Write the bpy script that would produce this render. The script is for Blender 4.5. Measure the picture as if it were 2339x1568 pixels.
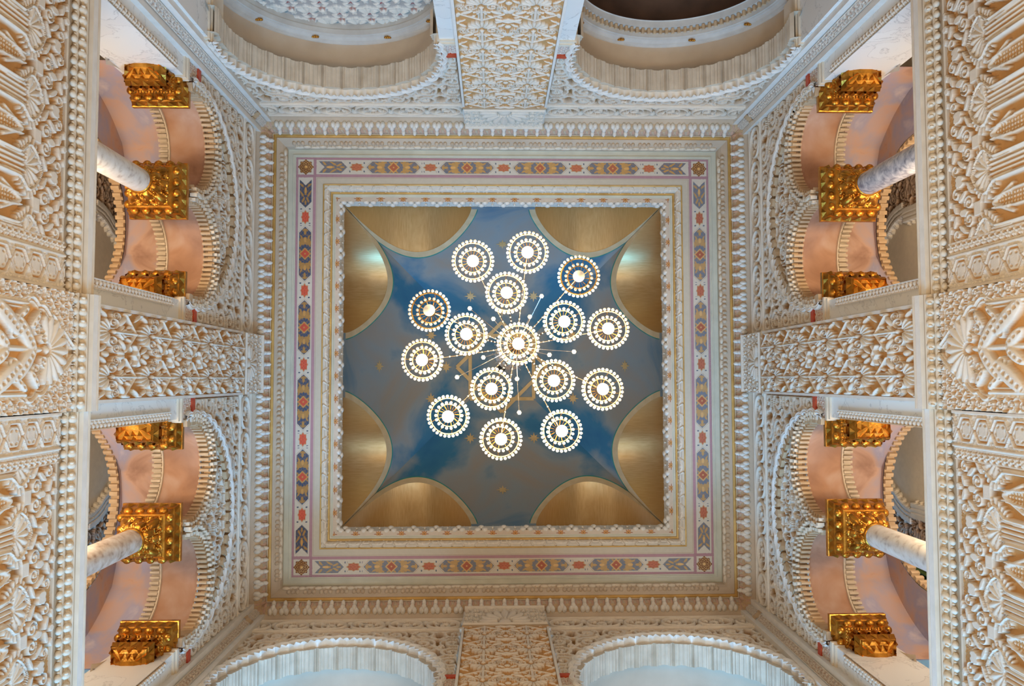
import bpy, math, random
import numpy as np
PI = math.pi
random.seed(3)
rng = np.random.RandomState(5)
for o in list(bpy.data.objects):
    bpy.data.objects.remove(o)
SC = bpy.context.scene
COL = SC.collection

# ------------------------------------------------------------------ camera
# world: x to the right of the photo, y towards the bottom of the photo, z up; metres above the lens height
# (scene lifted so that the lens is 1.45 m above the hall floor)
LIFT = 1.45
cam_d = bpy.data.cameras.new('camera')
cam = bpy.data.objects.new('camera', cam_d)
COL.objects.link(cam)
SC.camera = cam
cam_d.sensor_width = 36.0
cam_d.sensor_fit = 'HORIZONTAL'
cam_d.lens = 36.0 * 1723.1 / 2339.0
cam_d.clip_end = 200
def rot_m(tx, ty, r):
    cx, sx = np.cos(tx), np.sin(tx); cy, sy = np.cos(ty), np.sin(ty); c, s = np.cos(r), np.sin(r)
    return (np.array([[1, 0, 0], [0, cx, -sx], [0, sx, cx]]) @ np.array([[cy, 0, sy], [0, 1, 0], [-sy, 0, cy]])
            @ np.array([[c, -s, 0], [s, c, 0], [0, 0, 1]]))
MC = rot_m(-4.84e-2, -2.49e-2, -2.0e-3)
import mathutils
_r = MC[0]; _d = MC[1]; _f = MC[2]
m4 = mathutils.Matrix(((_r[0], -_d[0], -_f[0], -.1458), (_r[1], -_d[1], -_f[1], .2072), (_r[2], -_d[2], -_f[2], LIFT), (0, 0, 0, 1)))
cam.matrix_world = m4

# ------------------------------------------------------------------ light and exposure
SC.view_settings.view_transform = 'Standard'
SC.view_settings.look = 'None'
SC.view_settings.gamma = 1
SC.view_settings.use_curve_mapping = False
SC.view_settings.exposure = -0.08
wd = bpy.data.worlds.new('world'); SC.world = wd; wd.use_nodes = True
wn = wd.node_tree.nodes; wl = wd.node_tree.links
bg = wn['Background']
# surroundings below the balconies: warm interior, brighter and cooler where the hall floor lies in front of the windows
_tc = wn.new('ShaderNodeTexCoord'); _sp = wn.new('ShaderNodeSeparateXYZ'); wl.new(_tc.outputs['Generated'], _sp.inputs[0])
_m1 = wn.new('ShaderNodeMapRange'); _m1.interpolation_type = 'SMOOTHSTEP'
for _i, _v in ((1, .0), (2, .17), (3, 0), (4, 1)): _m1.inputs[_i].default_value = _v
wl.new(_sp.outputs[1], _m1.inputs[0])
_m2 = wn.new('ShaderNodeMapRange'); _m2.interpolation_type = 'SMOOTHSTEP'
for _i, _v in ((1, -.78), (2, -.93), (3, 0), (4, 1)): _m2.inputs[_i].default_value = _v
wl.new(_sp.outputs[2], _m2.inputs[0])
_mu = wn.new('ShaderNodeMath'); _mu.operation = 'MULTIPLY'; wl.new(_m1.outputs[0], _mu.inputs[0]); wl.new(_m2.outputs[0], _mu.inputs[1])
_mx = wn.new('ShaderNodeMix'); _mx.data_type = 'RGBA'; wl.new(_mu.outputs[0], _mx.inputs[0])
_mx.inputs[6].default_value = (.30, .20, .113, 1); _mx.inputs[7].default_value = (1.35, 1.40, 1.38, 1)
wl.new(_mx.outputs[2], bg.inputs[0]); bg.inputs[1].default_value = 1.0

def area(name, loc, target, size, size_y, energy, color):
    ld = bpy.data.lights.new(name, 'AREA'); ld.shape = 'RECTANGLE'
    ld.size = size; ld.size_y = size_y; ld.energy = energy; ld.color = color
    o = bpy.data.objects.new(name, ld); COL.objects.link(o)
    o.location = loc
    d = mathutils.Vector(target) - mathutils.Vector(loc)
    o.rotation_euler = d.to_track_quat('-Z', 'Y').to_euler()
    return o
# daylight: tall windows low down on the bottom side of the photo, and the windows of the lobby behind the bottom arches
area('window_daylight_low', (0, 5.6, 2.2), (0, -3.0, 10.8), 3.4, 2.4, 300, (.50, .77, 1.0))
area('window_daylight_lobby', (-2.2, 10.2, 4.7), (-.6, -1.5, 13.0), 3.0, 2.4, 900, (.13, .50, 1.0))
area('window_daylight_lobby', (2.2, 10.2, 4.7), (.6, -1.5, 13.0), 3.0, 2.4, 900, (.13, .50, 1.0))

for _x in (-4.15, 4.15):  # unseen fill added to brighten the lobed walls behind the galleries
    for _y in (-1.3, 1.3):
        area('gallery_fill', (_x, _y, 7.42), (_x * 1.21, _y, 10.7), .3, 1.4, 45, (1, .78, .52))
# warm wall lamps of the hall, low on the side walls, washing light up over the balcony fronts
for _x in (-2.75, 2.75):
    area('hall_wall_lamp', (_x, 0, 2.6), (_x * 1.16, 0, 7.0), .4, 3.2, 42, (1, .66, .34))
# added unseen fill at gallery floor level, brightening the corridor vaults
for _x in (-4.25, 4.25):
    for _y in (-1.6, 1.6):
        area('gallery_fill', (_x, _y, 7.40), (_x * .96, _y, 12), .5, .9, 7, (1, .78, .60) if _y < 0 else (.80, .82, 1.0))

# ------------------------------------------------------------------ materials
MATS = {}
def nodes_of(m):
    m.use_nodes = True
    return m.node_tree.nodes, m.node_tree.links, m.node_tree.nodes['Principled BSDF']
def mat_attr(name, rough=.8, mott=.10, bump=.25, scale=18):
    """plaster whose paint colours are stored per point"""
    m = bpy.data.materials.new(name); n, l, b = nodes_of(m)
    at = n.new('ShaderNodeAttribute'); at.attribute_name = 'Col'
    tc = n.new('ShaderNodeTexCoord')
    nz = n.new('ShaderNodeTexNoise'); nz.inputs['Scale'].default_value = scale; nz.inputs['Detail'].default_value = 6
    l.new(tc.outputs['Object'], nz.inputs['Vector'])
    mr = n.new('ShaderNodeMapRange'); mr.inputs[3].default_value = 1 - mott; mr.inputs[4].default_value = 1 + mott
    l.new(nz.outputs[0], mr.inputs[0])
    mx = n.new('ShaderNodeMix'); mx.data_type = 'RGBA'; mx.blend_type = 'MULTIPLY'; mx.inputs[0].default_value = 1
    l.new(at.outputs['Color'], mx.inputs[6]); l.new(mr.outputs[0], mx.inputs[7])
    l.new(mx.outputs[2], b.inputs['Base Color'])
    b.inputs['Roughness'].default_value = rough
    bp = n.new('ShaderNodeBump'); bp.inputs['Strength'].default_value = bump; bp.inputs['Distance'].default_value = .004
    n2 = n.new('ShaderNodeTexNoise'); n2.inputs['Scale'].default_value = 90
    l.new(tc.outputs['Object'], n2.inputs['Vector']); l.new(n2.outputs[0], bp.inputs['Height'])
    l.new(bp.outputs[0], b.inputs['Normal'])
    MATS[name] = m; return m
def mat_noise(name, stops, scale=3, detail=6, rough=.7, metal=0, stretch=(1, 1, 1), bump=.0, distort=0, bscale=60):
    m = bpy.data.materials.new(name); n, l, b = nodes_of(m)
    tc = n.new('ShaderNodeTexCoord'); mp = n.new('ShaderNodeMapping'); mp.inputs['Scale'].default_value = stretch
    l.new(tc.outputs['Object'], mp.inputs[0])
    nz = n.new('ShaderNodeTexNoise'); nz.inputs['Scale'].default_value = scale; nz.inputs['Detail'].default_value = detail
    nz.inputs['Distortion'].default_value = distort
    l.new(mp.outputs[0], nz.inputs['Vector'])
    cr = n.new('ShaderNodeValToRGB'); el = cr.color_ramp.elements
    while len(el) < len(stops): el.new(.5)
    for e, (p, c) in zip(el, stops):
        e.position = p; e.color = (*c, 1)
    l.new(nz.outputs[0], cr.inputs[0]); l.new(cr.outputs[0], b.inputs['Base Color'])
    b.inputs['Roughness'].default_value = rough; b.inputs['Metallic'].default_value = metal
    if bump:
        bp = n.new('ShaderNodeBump'); bp.inputs['Strength'].default_value = bump; bp.inputs['Distance'].default_value = .006
        n2 = n.new('ShaderNodeTexNoise'); n2.inputs['Scale'].default_value = bscale
        l.new(tc.outputs['Object'], n2.inputs['Vector']); l.new(n2.outputs[0], bp.inputs['Height'])
        l.new(bp.outputs[0], b.inputs['Normal'])
    MATS[name] = m; return m
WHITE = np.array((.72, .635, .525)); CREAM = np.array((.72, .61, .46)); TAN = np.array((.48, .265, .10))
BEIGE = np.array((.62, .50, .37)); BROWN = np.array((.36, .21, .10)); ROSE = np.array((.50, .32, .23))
GOLDP = np.array((.56, .33, .08)); RED = np.array((.46, .07, .03))
PL = mat_attr('painted carved plaster')
PNT = mat_attr('stencil painted plaster', rough=.75, mott=.08, bump=.1)
M_WHITE = mat_noise('off white plaster', [(.3, (.70, .65, .57)), (.7, (.78, .73, .66))], 9, bump=.15)
M_CREAM = mat_noise('cream plaster', [(.3, (.66, .55, .41)), (.7, (.74, .65, .52))], 7, bump=.12)
M_BEIGE = mat_noise('beige plaster', [(.25, (.46, .36, .26)), (.75, (.60, .49, .37))], 2.2, bump=.1)
M_TAN = mat_noise('tan plaster', [(.3, (.48, .32, .18)), (.7, (.60, .43, .26))], 8, bump=.2)
M_PLEAT = mat_noise('streaked tan plaster', [(.25, (.48, .38, .27)), (.75, (.64, .54, .41))], 7, stretch=(1, 1, 1), bump=.2)
M_GREY = mat_noise('pale grey plaster', [(.3, (.52, .50, .40)), (.7, (.60, .58, .47))], 6)
M_RING = mat_noise('grey beige ring plaster', [(.3, (.46, .42, .37)), (.7, (.56, .52, .46))], 6)
M_DARK = mat_noise('dark brown ceiling wood', [(.3, (.045, .022, .012)), (.7, (.10, .05, .028))], 3, rough=.6)
M_RED = mat_noise('red impost paint', [(.3, (.36, .03, .012)), (.7, (.60, .09, .03))], 14, rough=.55, bump=.4)
M_PINK = mat_noise('mottled pink vault paint', [(.28, (.36, .20, .14)), (.40, (.54, .34, .25)), (.50, (.46, .35, .35)), (.60, (.36, .34, .46)), (.76, (.62, .54, .54))], 2.3, detail=5, rough=.75, distort=.6)
M_PINKD = mat_noise('russet vault paint', [(.3, (.26, .12, .065)), (.5, (.44, .24, .145)), (.72, (.54, .38, .30))], 2.0, detail=5, rough=.75, distort=.6)
M_LAMP = None
def marble():
    m = bpy.data.materials.new('veined white marble'); n, l, b = nodes_of(m)
    tc = n.new('ShaderNodeTexCoord'); nz = n.new('ShaderNodeTexNoise'); nz.inputs['Scale'].default_value = 2.2; nz.inputs['Detail'].default_value = 9
    nz.inputs['Distortion'].default_value = 1.2; nz.inputs['Roughness'].default_value = .62
    l.new(tc.outputs['Object'], nz.inputs['Vector'])
    cr = n.new('ShaderNodeValToRGB'); el = cr.color_ramp.elements
    el.new(.5); el.new(.5)
    for e, (p, c) in zip(el, [(.38, (.76, .73, .67)), (.495, (.76, .73, .68)), (.505, (.52, .50, .46)), (.52, (.78, .76, .71))]):
        e.position = p; e.color = (*c, 1)
    l.new(nz.outputs[0], cr.inputs[0]); l.new(cr.outputs[0], b.inputs['Base Color']); b.inputs['Roughness'].default_value = .35
    return m
M_MARB = marble()
M_SHAFT = mat_noise('speckled white column marble', [(.3, (.50, .42, .36)), (.45, (.72, .66, .58)), (.7, (.82, .78, .72))], 14, detail=8, rough=.3)
M_SHAFTR = mat_noise('rusty speckled marble', [(.3, (.34, .22, .15)), (.44, (.60, .48, .38)), (.7, (.80, .74, .67))], 13, detail=9, rough=.35)
M_SHAFTG = mat_noise('grey violet column marble', [(.3, (.18, .17, .20)), (.47, (.40, .38, .40)), (.7, (.68, .63, .60))], 16, detail=8, rough=.3, distort=.8)
M_GOLD = mat_noise('gilded carving', [(.3, (.30, .115, .012)), (.55, (.58, .245, .03)), (.8, (.80, .42, .09))], 11, rough=.30, metal=.9, bump=.35, bscale=45)
M_LUN = mat_noise('brushed gold leaf', [(.3, (.74, .52, .24)), (.7, (.86, .66, .36))], 6, rough=.36, metal=.6, stretch=(1, 1, 30))
M_GSTAR = mat_noise('gold star paint', [(.3, (.54, .37, .16)), (.7, (.66, .48, .24))], 8, rough=.5, metal=.2)
M_VAULT = mat_noise('night sky vault paint', [(.26, (.006, .10, .24)), (.42, (.03, .16, .29)), (.53, (.24, .28, .30)), (.64, (.30, .255, .21)), (.80, (.30, .39, .44))], .75, detail=9, rough=.7, distort=.5)
M_RIM = mat_noise('buff rim paint', [(.3, (.56, .43, .25)), (.7, (.66, .53, .34))], 6)
M_TEAL = mat_noise('teal edge paint', [(.3, (.02, .20, .17)), (.7, (.05, .30, .26))], 8)
M_CHROME = mat_noise('polished silver metal', [(.3, (.70, .68, .66)), (.7, (.85, .84, .82))], 5, rough=.18, metal=1)
M_STEEL = mat_noise('dull silver metal', [(.3, (.12, .10, .08)), (.7, (.20, .17, .14))], 5, rough=.35, metal=1)
M_BRASS = mat_noise('lamp brass', [(.3, (.42, .24, .05)), (.7, (.55, .34, .09))], 5, rough=.3, metal=1)
M_CURT = mat_noise('green curtain cloth', [(.3, (.05, .09, .015)), (.7, (.12, .19, .03))], 6, stretch=(8, 8, 1), rough=.85)
def crystal():
    m = bpy.data.materials.new('lamp crystal'); n, l, b = nodes_of(m)
    b.inputs['Base Color'].default_value = (.95, .90, .80, 1); b.inputs['Roughness'].default_value = .12
    b.inputs['Transmission Weight'].default_value = .35; b.inputs['IOR'].default_value = 1.5
    tr = n.new('ShaderNodeBsdfTranslucent'); tr.inputs[0].default_value = (1, .93, .8, 1)
    mx = n.new('ShaderNodeMixShader'); mx.inputs[0].default_value = .45
    l.new(b.outputs[0], mx.inputs[1]); l.new(tr.outputs[0], mx.inputs[2]); l.new(mx.outputs[0], n['Material Output'].inputs[0])
    return m
M_CRYS = crystal()
def clear_crystal():
    m = bpy.data.materials.new('clear crystal'); n, l, b = nodes_of(m)
    b.inputs['Base Color'].default_value = (.9, .88, .82, 1); b.inputs['Roughness'].default_value = .06
    b.inputs['Transmission Weight'].default_value = .95; b.inputs['IOR'].default_value = 1.45
    return m
M_CLEAR = clear_crystal()
def bulbm(name, s):
    m = bpy.data.materials.new(name); n, l, b = nodes_of(m)
    b.inputs['Emission Color'].default_value = (1, .86, .62, 1); b.inputs['Emission Strength'].default_value = s
    b.inputs['Base Color'].default_value = (.9, .85, .75, 1)
    return m
M_BULB = bulbm('lit bulb glass', 28); M_BULBD = bulbm('dim bulb glass', .55); M_BULBD.node_tree.nodes['Principled BSDF'].inputs['Base Color'].default_value = (.35, .26, .15, 1)

# ------------------------------------------------------------------ object helpers
def add_obj(name, me, parent=None, mats=()):
    o = bpy.data.objects.new(name, me); COL.objects.link(o)
    for m in mats: me.materials.append(m)
    if parent is not None: o.parent = parent
    return o
def struct(o):
    o['kind'] = 'structure'; return o
def thing(name, label, cat, loc=(0, 0, 0), rz=0, group=None):
    o = bpy.data.objects.new(name, None); COL.objects.link(o)
    o.location = (loc[0], loc[1], loc[2]); o.rotation_euler = (0, 0, rz); o.empty_display_size = .1
    o['label'] = label; o['category'] = cat
    if group: o['group'] = group
    return o
def np_mesh(name, V, F, mi=None, col=None, smooth=False):
    """V (n,3) points, F list of arrays (m,3|4) of faces; mi material index per face, col per point"""
    me = bpy.data.meshes.new(name)
    V = np.asarray(V, np.float32).reshape(-1, 3)
    if not isinstance(F, (list, tuple)): F = [F]
    F = [np.asarray(f, np.int32) for f in F if len(f)]
    loops = np.concatenate([f.ravel() for f in F]); sizes = np.concatenate([np.full(len(f), f.shape[1], np.int32) for f in F])
    me.vertices.add(len(V)); me.vertices.foreach_set('co', V.ravel())
    me.loops.add(len(loops)); me.loops.foreach_set('vertex_index', loops)
    me.polygons.add(len(sizes))
    st = np.zeros(len(sizes), np.int32); st[1:] = np.cumsum(sizes)[:-1]
    me.polygons.foreach_set('loop_start', st); me.polygons.foreach_set('loop_total', sizes)
    if mi is not None: me.polygons.foreach_set('material_index', np.asarray(mi, np.int32))
    me.polygons.foreach_set('use_smooth', np.full(len(sizes), smooth))
    me.update(calc_edges=True)
    if col is not None:
        a = me.color_attributes.new('Col', 'FLOAT_COLOR', 'POINT')
        c = np.ones((len(V), 4), np.float32); c[:, :3] = np.asarray(col).reshape(-1, 3)
        a.data.foreach_set('color', c.ravel())
    me.validate()
    return me
def grid_faces(a, b, off=0, close_a=False, close_b=False):
    i = np.arange(a if close_a else a - 1)[:, None]; j = np.arange(b if close_b else b - 1)[None, :]
    i2 = (i + 1) % a; j2 = (j + 1) % b
    q = np.stack([i * b + j + 0 * i2, i2 * b + j, i2 * b + j2, i * b + j2 + 0 * i2], -1).reshape(-1, 4)
    return q + off
def grid_obj(name, P, mat, parent=None, col=None, smooth=False, close_a=False, close_b=False):
    a, b = P.shape[:2]
    me = np_mesh(name, P.reshape(-1, 3), grid_faces(a, b, 0, close_a, close_b), col=col, smooth=smooth)
    return add_obj(name, me, parent, [mat])
class MB:
    """collects shapes into ONE mesh"""
    def __init__(s): s.V = []; s.F = {3: [], 4: []}; s.M = {3: [], 4: []}; s.n = 0; s.C = []
    def add(s, V, F, mi=0, col=None):
        V = np.asarray(V, float).reshape(-1, 3); F = np.asarray(F, np.int32)
        if len(F) == 0: return
        s.V.append(V); s.F[F.shape[1]].append(F + s.n); s.M[F.shape[1]].append(np.full(len(F), mi)); s.n += len(V)
        s.C.append(np.tile(np.asarray(col if col is not None else WHITE, float), (len(V), 1)) if col is None or np.ndim(col) == 1 else np.asarray(col).reshape(-1, 3))
    def grid(s, P, mi=0, ca=False, cb=False, col=None):
        a, b = P.shape[:2]; s.add(P.reshape(-1, 3), grid_faces(a, b, 0, ca, cb), mi, col)
    def box(s, x0, x1, y0, y1, z0, z1, mi=0, col=None):
        v = [(x, y, z) for z in (z0, z1) for y in (y0, y1) for x in (x0, x1)]
        s.add(v, [(0, 1, 3, 2), (4, 6, 7, 5), (0, 4, 5, 1), (2, 3, 7, 6), (0, 2, 6, 4), (1, 5, 7, 3)], mi, col)
    def ball(s, c, r, nu=10, nv=7, mi=0, R=None, col=None):
        r = np.broadcast_to(np.asarray(r, float), (3,))
        th = np.linspace(0, PI, nv); ph = np.linspace(0, 2 * PI, nu, endpoint=False)
        P = np.stack([np.sin(th)[:, None] * np.cos(ph), np.sin(th)[:, None] * np.sin(ph), np.cos(th)[:, None] + 0 * ph], -1) * r
        if R is not None: P = P @ np.asarray(R).T
        s.grid(P + np.asarray(c, float), mi, False, True, col)
    def tube(s, pts, r, k=8, mi=0, col=None):
        pts = np.asarray(pts, float); n = len(pts); r = np.broadcast_to(np.asarray(r, float), (n,))
        t = np.gradient(pts, axis=0); t /= np.linalg.norm(t, axis=1)[:, None] + 1e-9
        up = np.array([0, 0, 1.]) if abs(t[0, 2]) < .9 else np.array([1., 0, 0])
        P = np.zeros((n, k, 3))
        a = np.linspace(0, 2 * PI, k, endpoint=False)
        for i in range(n):
            x = np.cross(up, t[i]); x /= np.linalg.norm(x) + 1e-9; y = np.cross(t[i], x); up = np.cross(x, t[i]) * -1 if False else y
            P[i] = pts[i] + r[i] * (np.cos(a)[:, None] * x + np.sin(a)[:, None] * y)
        s.grid(P, mi, False, True, col)
    def lathe(s, prof, k=16, mi=0, c=(0, 0, 0), col=None):
        prof = np.asarray(prof, float); a = np.linspace(0, 2 * PI, k, endpoint=False)
        P = np.stack([prof[:, 0][:, None] * np.cos(a), prof[:, 0][:, None] * np.sin(a), prof[:, 1][:, None] + 0 * a], -1) + np.asarray(c, float)
        s.grid(P, mi, False, True, col)
    def mesh(s, name, smooth=False, col=False):
        V = np.concatenate(s.V); F = []; mi = []
        for k in (3, 4):
            if s.F[k]: F.append(np.concatenate(s.F[k])); mi.append(np.concatenate(s.M[k]))
        return np_mesh(name, V, F, np.concatenate(mi), np.concatenate(s.C) if col else None, smooth)
    def build(s, name, mats, parent=None, smooth=False, col=False):
        if not isinstance(mats, (list, tuple)): mats = [mats]
        return add_obj(name, s.mesh(name, smooth, col), parent, mats)
# wall frame ("top wall of the photo"): u along the wall, n depth behind the wall face, z up
W = 3.30
def L3(u, n, z):
    u, n, z = np.broadcast_arrays(np.asarray(u, float), np.asarray(n, float), np.asarray(z, float))
    return np.stack([u, -(W + n), z + LIFT], -1)
def zl(z): return z + LIFT

# ------------------------------------------------------------------ relief library
def ss(a, b, x):
    t = np.clip((x - a) / (b - a), 0, 1); return t * t * (3 - 2 * t)
def dome(U, V, cx, cy, a, b, ang=0):
    x = U - cx; y = V - cy; c, s = math.cos(ang), math.sin(ang)
    q = 1 - ((c * x + s * y) / a) ** 2 - ((-s * x + c * y) / b) ** 2
    return np.sqrt(np.clip(q, 0, 1))
def ridge(d, w): return np.sqrt(np.clip(1 - (d / w) ** 2, 0, 1))
def plate(d, e): return ss(e, 0, d)                # 1 inside (d<0), falling to 0 at d=e
def segd(U, V, x0, y0, x1, y1):
    dx, dy = x1 - x0, y1 - y0; t = np.clip(((U - x0) * dx + (V - y0) * dy) / (dx * dx + dy * dy), 0, 1)
    return np.hypot(U - x0 - t * dx, V - y0 - t * dy)
def spiral(U, V, cx, cy, R, pitch, hand=1, ph=0):
    x = U - cx; y = V - cy; r = np.hypot(x, y); a = np.arctan2(y, x) * hand / (2 * PI)
    d = np.abs(((r / pitch - a + ph) % 1) - .5) * pitch
    return ridge(d, pitch * .27) * (r < R)
def fan(U, V, cx, cy, R, n, a0, spread, r0=.15):
    x = U - cx; y = V - cy; r = np.hypot(x, y) / R; a = (np.arctan2(y, x) - a0 + PI) % (2 * PI) - PI
    k = a / spread * n; lobe = np.abs(np.cos(k * PI / 2))
    inside = (np.abs(a) < spread) & (r < .80 + .2 * lobe) & (r > r0)
    return np.where(inside, .45 + .55 * lobe ** .7 * np.sin(np.clip(r, 0, 1) * PI * .8) ** .5, 0)
def cells(U, V, p, q=None):
    q = q or p
    i = np.floor(U / p); j = np.floor(V / q)
    return U - (i + .5) * p, V - (j + .5) * q, i, j
def arabesque(U, V, p):
    """running leaf scroll ornament with period p, height 0..1"""
    x, y, i, j = cells(U, V, p)
    sg = np.where((i + j) % 2 == 0, 1., -1.)
    x = x * sg
    h = spiral(x, y, 0, 0, p * .40, p * .17, 1, .1)
    h = np.maximum(h, .9 * dome(x, y, 0, 0, p * .10, p * .10))
    for ax, ay, an in ((.42, .30, .9), (-.42, -.30, .9), (.36, -.40, -.7), (-.36, .40, -.7)):
        h = np.maximum(h, dome(x, y, ax * p, ay * p, p * .22, p * .085, an))
    h = np.maximum(h, .8 * dome(x, y, .5 * p, -.02 * p, p * .06, p * .2)); h = np.maximum(h, .8 * dome(x, y, -.5 * p, .02 * p, p * .06, p * .2))
    return h
def blocky(U, V, p):
    """stepped stalactite-like tracery: small blocks at different depths"""
    i = np.floor(U / p + .5 * (np.floor(V / p) % 2)); j = np.floor(V / p)
    v = np.modf(np.abs(np.sin(i * 12.9898 + j * 78.233) * 43758.5453))[0]
    fx = U / p + .5 * (j % 2) - i - .5; fy = V / p - j - .5
    return np.where((np.abs(fx) < .40) & (np.abs(fy) < .40), .3 + .7 * v, 0)
def two_tone(h, thr, ground, top, jitter=None):  # ochre ground paint by relief height, deepened to stand in for recess shade
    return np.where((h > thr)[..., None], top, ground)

# ------------------------------------------------------------------ ceiling: vault
Z0 = 10.6; SV = 2.2434; HC = 2.1
def v_z(d): return Z0 + HC * np.sqrt(np.clip(1 - (1 - np.clip(d, 0, SV) / SV) ** 2, 0, 1))
def v_d(z): return SV * (1 - np.sqrt(np.clip(1 - ((z - Z0) / HC) ** 2, 0, 1)))
LW = .885; LH = 1.25; LC = SV - LW - .02
ceiling = bpy.data.objects.new('ceiling', None); COL.objects.link(ceiling); ceiling['kind'] = 'structure'
def hole_d(u):
    t = (np.abs(u) - LC) / LW
    z = Z0 + LH * np.sqrt(np.clip(1 - t * t, 0, 1))
    return np.where(np.abs(t) < 1, v_d(z), 0)
def vault_pt(u, d, off=0.0):
    return np.stack([u, -(SV - d) + 0 * u, v_z(d) - off + LIFT + 0 * u], -1)
us = np.unique(np.concatenate([np.linspace(-SV, SV, 360), LC + LW * np.cos(np.linspace(0, PI, 120)), -LC + LW * np.cos(np.linspace(0, PI, 120))]))
d0 = np.minimum(hole_d(us), SV - np.abs(us)); d1 = SV - np.abs(us)
tt = np.linspace(0, 1, 40)
D = d0[:, None] + (d1 - d0)[:, None] * tt[None, :] ** 1.5
P_v = np.stack([us[:, None] + 0 * D, -(SV - D), v_z(D) + LIFT], -1)
me_vault = np_mesh('vault_face', P_v.reshape(-1, 3), grid_faces(*P_v.shape[:2]), smooth=True); me_vault.materials.append(M_VAULT)
# lunettes: back wall + soffit, rim
th = np.linspace(0, PI, 90)
def lunette_mesh():
    mb = MB()
    u = LW * np.cos(th); z = Z0 + LH * np.sin(th)
    dd = np.minimum(v_d(z), SV - np.abs(u + LC)) + .004
    dd = -.75 + (dd + .75)[:, None] * np.linspace(0, 1, 16)
    mb.grid(np.stack([u[:, None] + 0 * dd, -SV + dd, z[:, None] + 0 * dd + LIFT], -1))
    t = np.linspace(0, 1, 8); zz = (Z0 - .02) + (z - Z0 + .02)[:, None] * t
    mb.grid(np.stack([u[:, None] + 0 * zz, -SV - .75 + 0 * zz, zz + LIFT], -1))
    return mb.mesh('gold_lunette', smooth=True)
me_lun = lunette_mesh(); me_lun.materials.append(M_LUN)
def rim_mesh(w0, w1, off, name, mat):
    """painted band running round a lunette arch on the vault"""
    r = []
    for w in (w0, (w0 + w1) / 2, w1):
        u = LC + (LW + w) * np.cos(th); z = Z0 + (LH + w) * np.sin(th)
        d = np.minimum(v_d(z), np.clip(SV - np.abs(u), 0, None) - .004)
        d = np.clip(d, 0, None); uu = np.clip(u, -SV, SV)
        r.append(np.stack([uu - LC, -(SV - d) , v_z(d) - off + LIFT], -1))
    mb = MB(); mb.grid(np.stack(r, 0))
    r2 = r[0].copy(); r2[:, 2] += off * 2.5
    mb.grid(np.stack([r[0], r2], 0))
    me = mb.mesh(name, smooth=False); me.materials.append(mat); return me
me_rim = rim_mesh(0, .085, .014, 'lunette_rim', M_RIM); me_teal = rim_mesh(.083, .10, .010, 'rim_edge_line', M_TEAL)
def star_pts(n=8, r0=.5):
    a = np.arange(2 * n) * PI / n; r = np.where(np.arange(2 * n) % 2 == 0, 1, r0)
    return r[:, None] * np.stack([np.cos(a), np.sin(a)], -1)
def vault_star(mb, u, d, R):
    sp = star_pts(8, .52) * np.where(np.arange(16)[:, None] % 4 == 0, 1, .78) * R
    sl = (v_z(d + .02) - v_z(d - .02)) / .04; c = 1 / math.hypot(1, sl)
    pts = [(u, d)] + [(u + x, d + y * c) for x, y in sp]
    V = [(uu, -(SV - dd), float(v_z(dd)) - .012 + LIFT) for uu, dd in pts]
    mb.add(V, [(0, i, i % 16 + 1) for i in range(1, 17)])
STARS = [(0.0, .38, .085), (.28, 1.15, .08), (-.48, .98, .08)]
for k in range(4):
    rz = k * PI / 2
    o = add_obj('vault_face', me_vault, ceiling); o.rotation_euler.z = rz
    mb = MB()
    for s in ((0, .34), (.52, 1.08), (-.52, 1.08), (0.0, 1.32)) : vault_star(mb, s[0], s[1], .105)
    st = mb.build('painted_stars', [M_GSTAR], o)
    for sg in (1, -1):
        l = bpy.data.objects.new('gold_lunette', me_lun); COL.objects.link(l); l.parent = ceiling
        c, s_ = math.cos(rz), math.sin(rz); l.location = (sg * LC * c, sg * LC * s_, 0); l.rotation_euler.z = rz
        for me_, nm in ((me_rim, 'lunette_rim'), (me_teal, 'rim_edge_line')):
            q = bpy.data.objects.new(nm, me_); COL.objects.link(q); q.parent = l
            if sg < 0: q.scale = (-1, 1, 1)
# eight pointed star of gold lines at the crown
mb = MB()
def crown(x, y, off=.014): 
    d = SV - max(abs(x), abs(y)); return (x, y, float(v_z(d)) - off + LIFT)
def bar(p, q, w, n=14):
    p = np.array(p); q = np.array(q); t = (q - p) / np.linalg.norm(q - p); nn = np.array([-t[1], t[0]]) * w
    for w2, mi in ((w, 0),):
        A = [crown(*(p + (q - p) * s + nn)) for s in np.linspace(0, 1, n)]; B = [crown(*(p + (q - p) * s - nn)) for s in np.linspace(0, 1, n)]
        mb.grid(np.array([A, B]), mi)
RS = .53
for rot in (0, PI / 4):
    c = [np.array((math.cos(rot + PI / 4 + i * PI / 2), math.sin(rot + PI / 4 + i * PI / 2))) * RS * math.sqrt(2) for i in range(4)]
    for i in range(4): bar(c[i], c[(i + 1) % 4], .028)
mb.build('crown_star', [M_GSTAR], ceiling)

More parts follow.
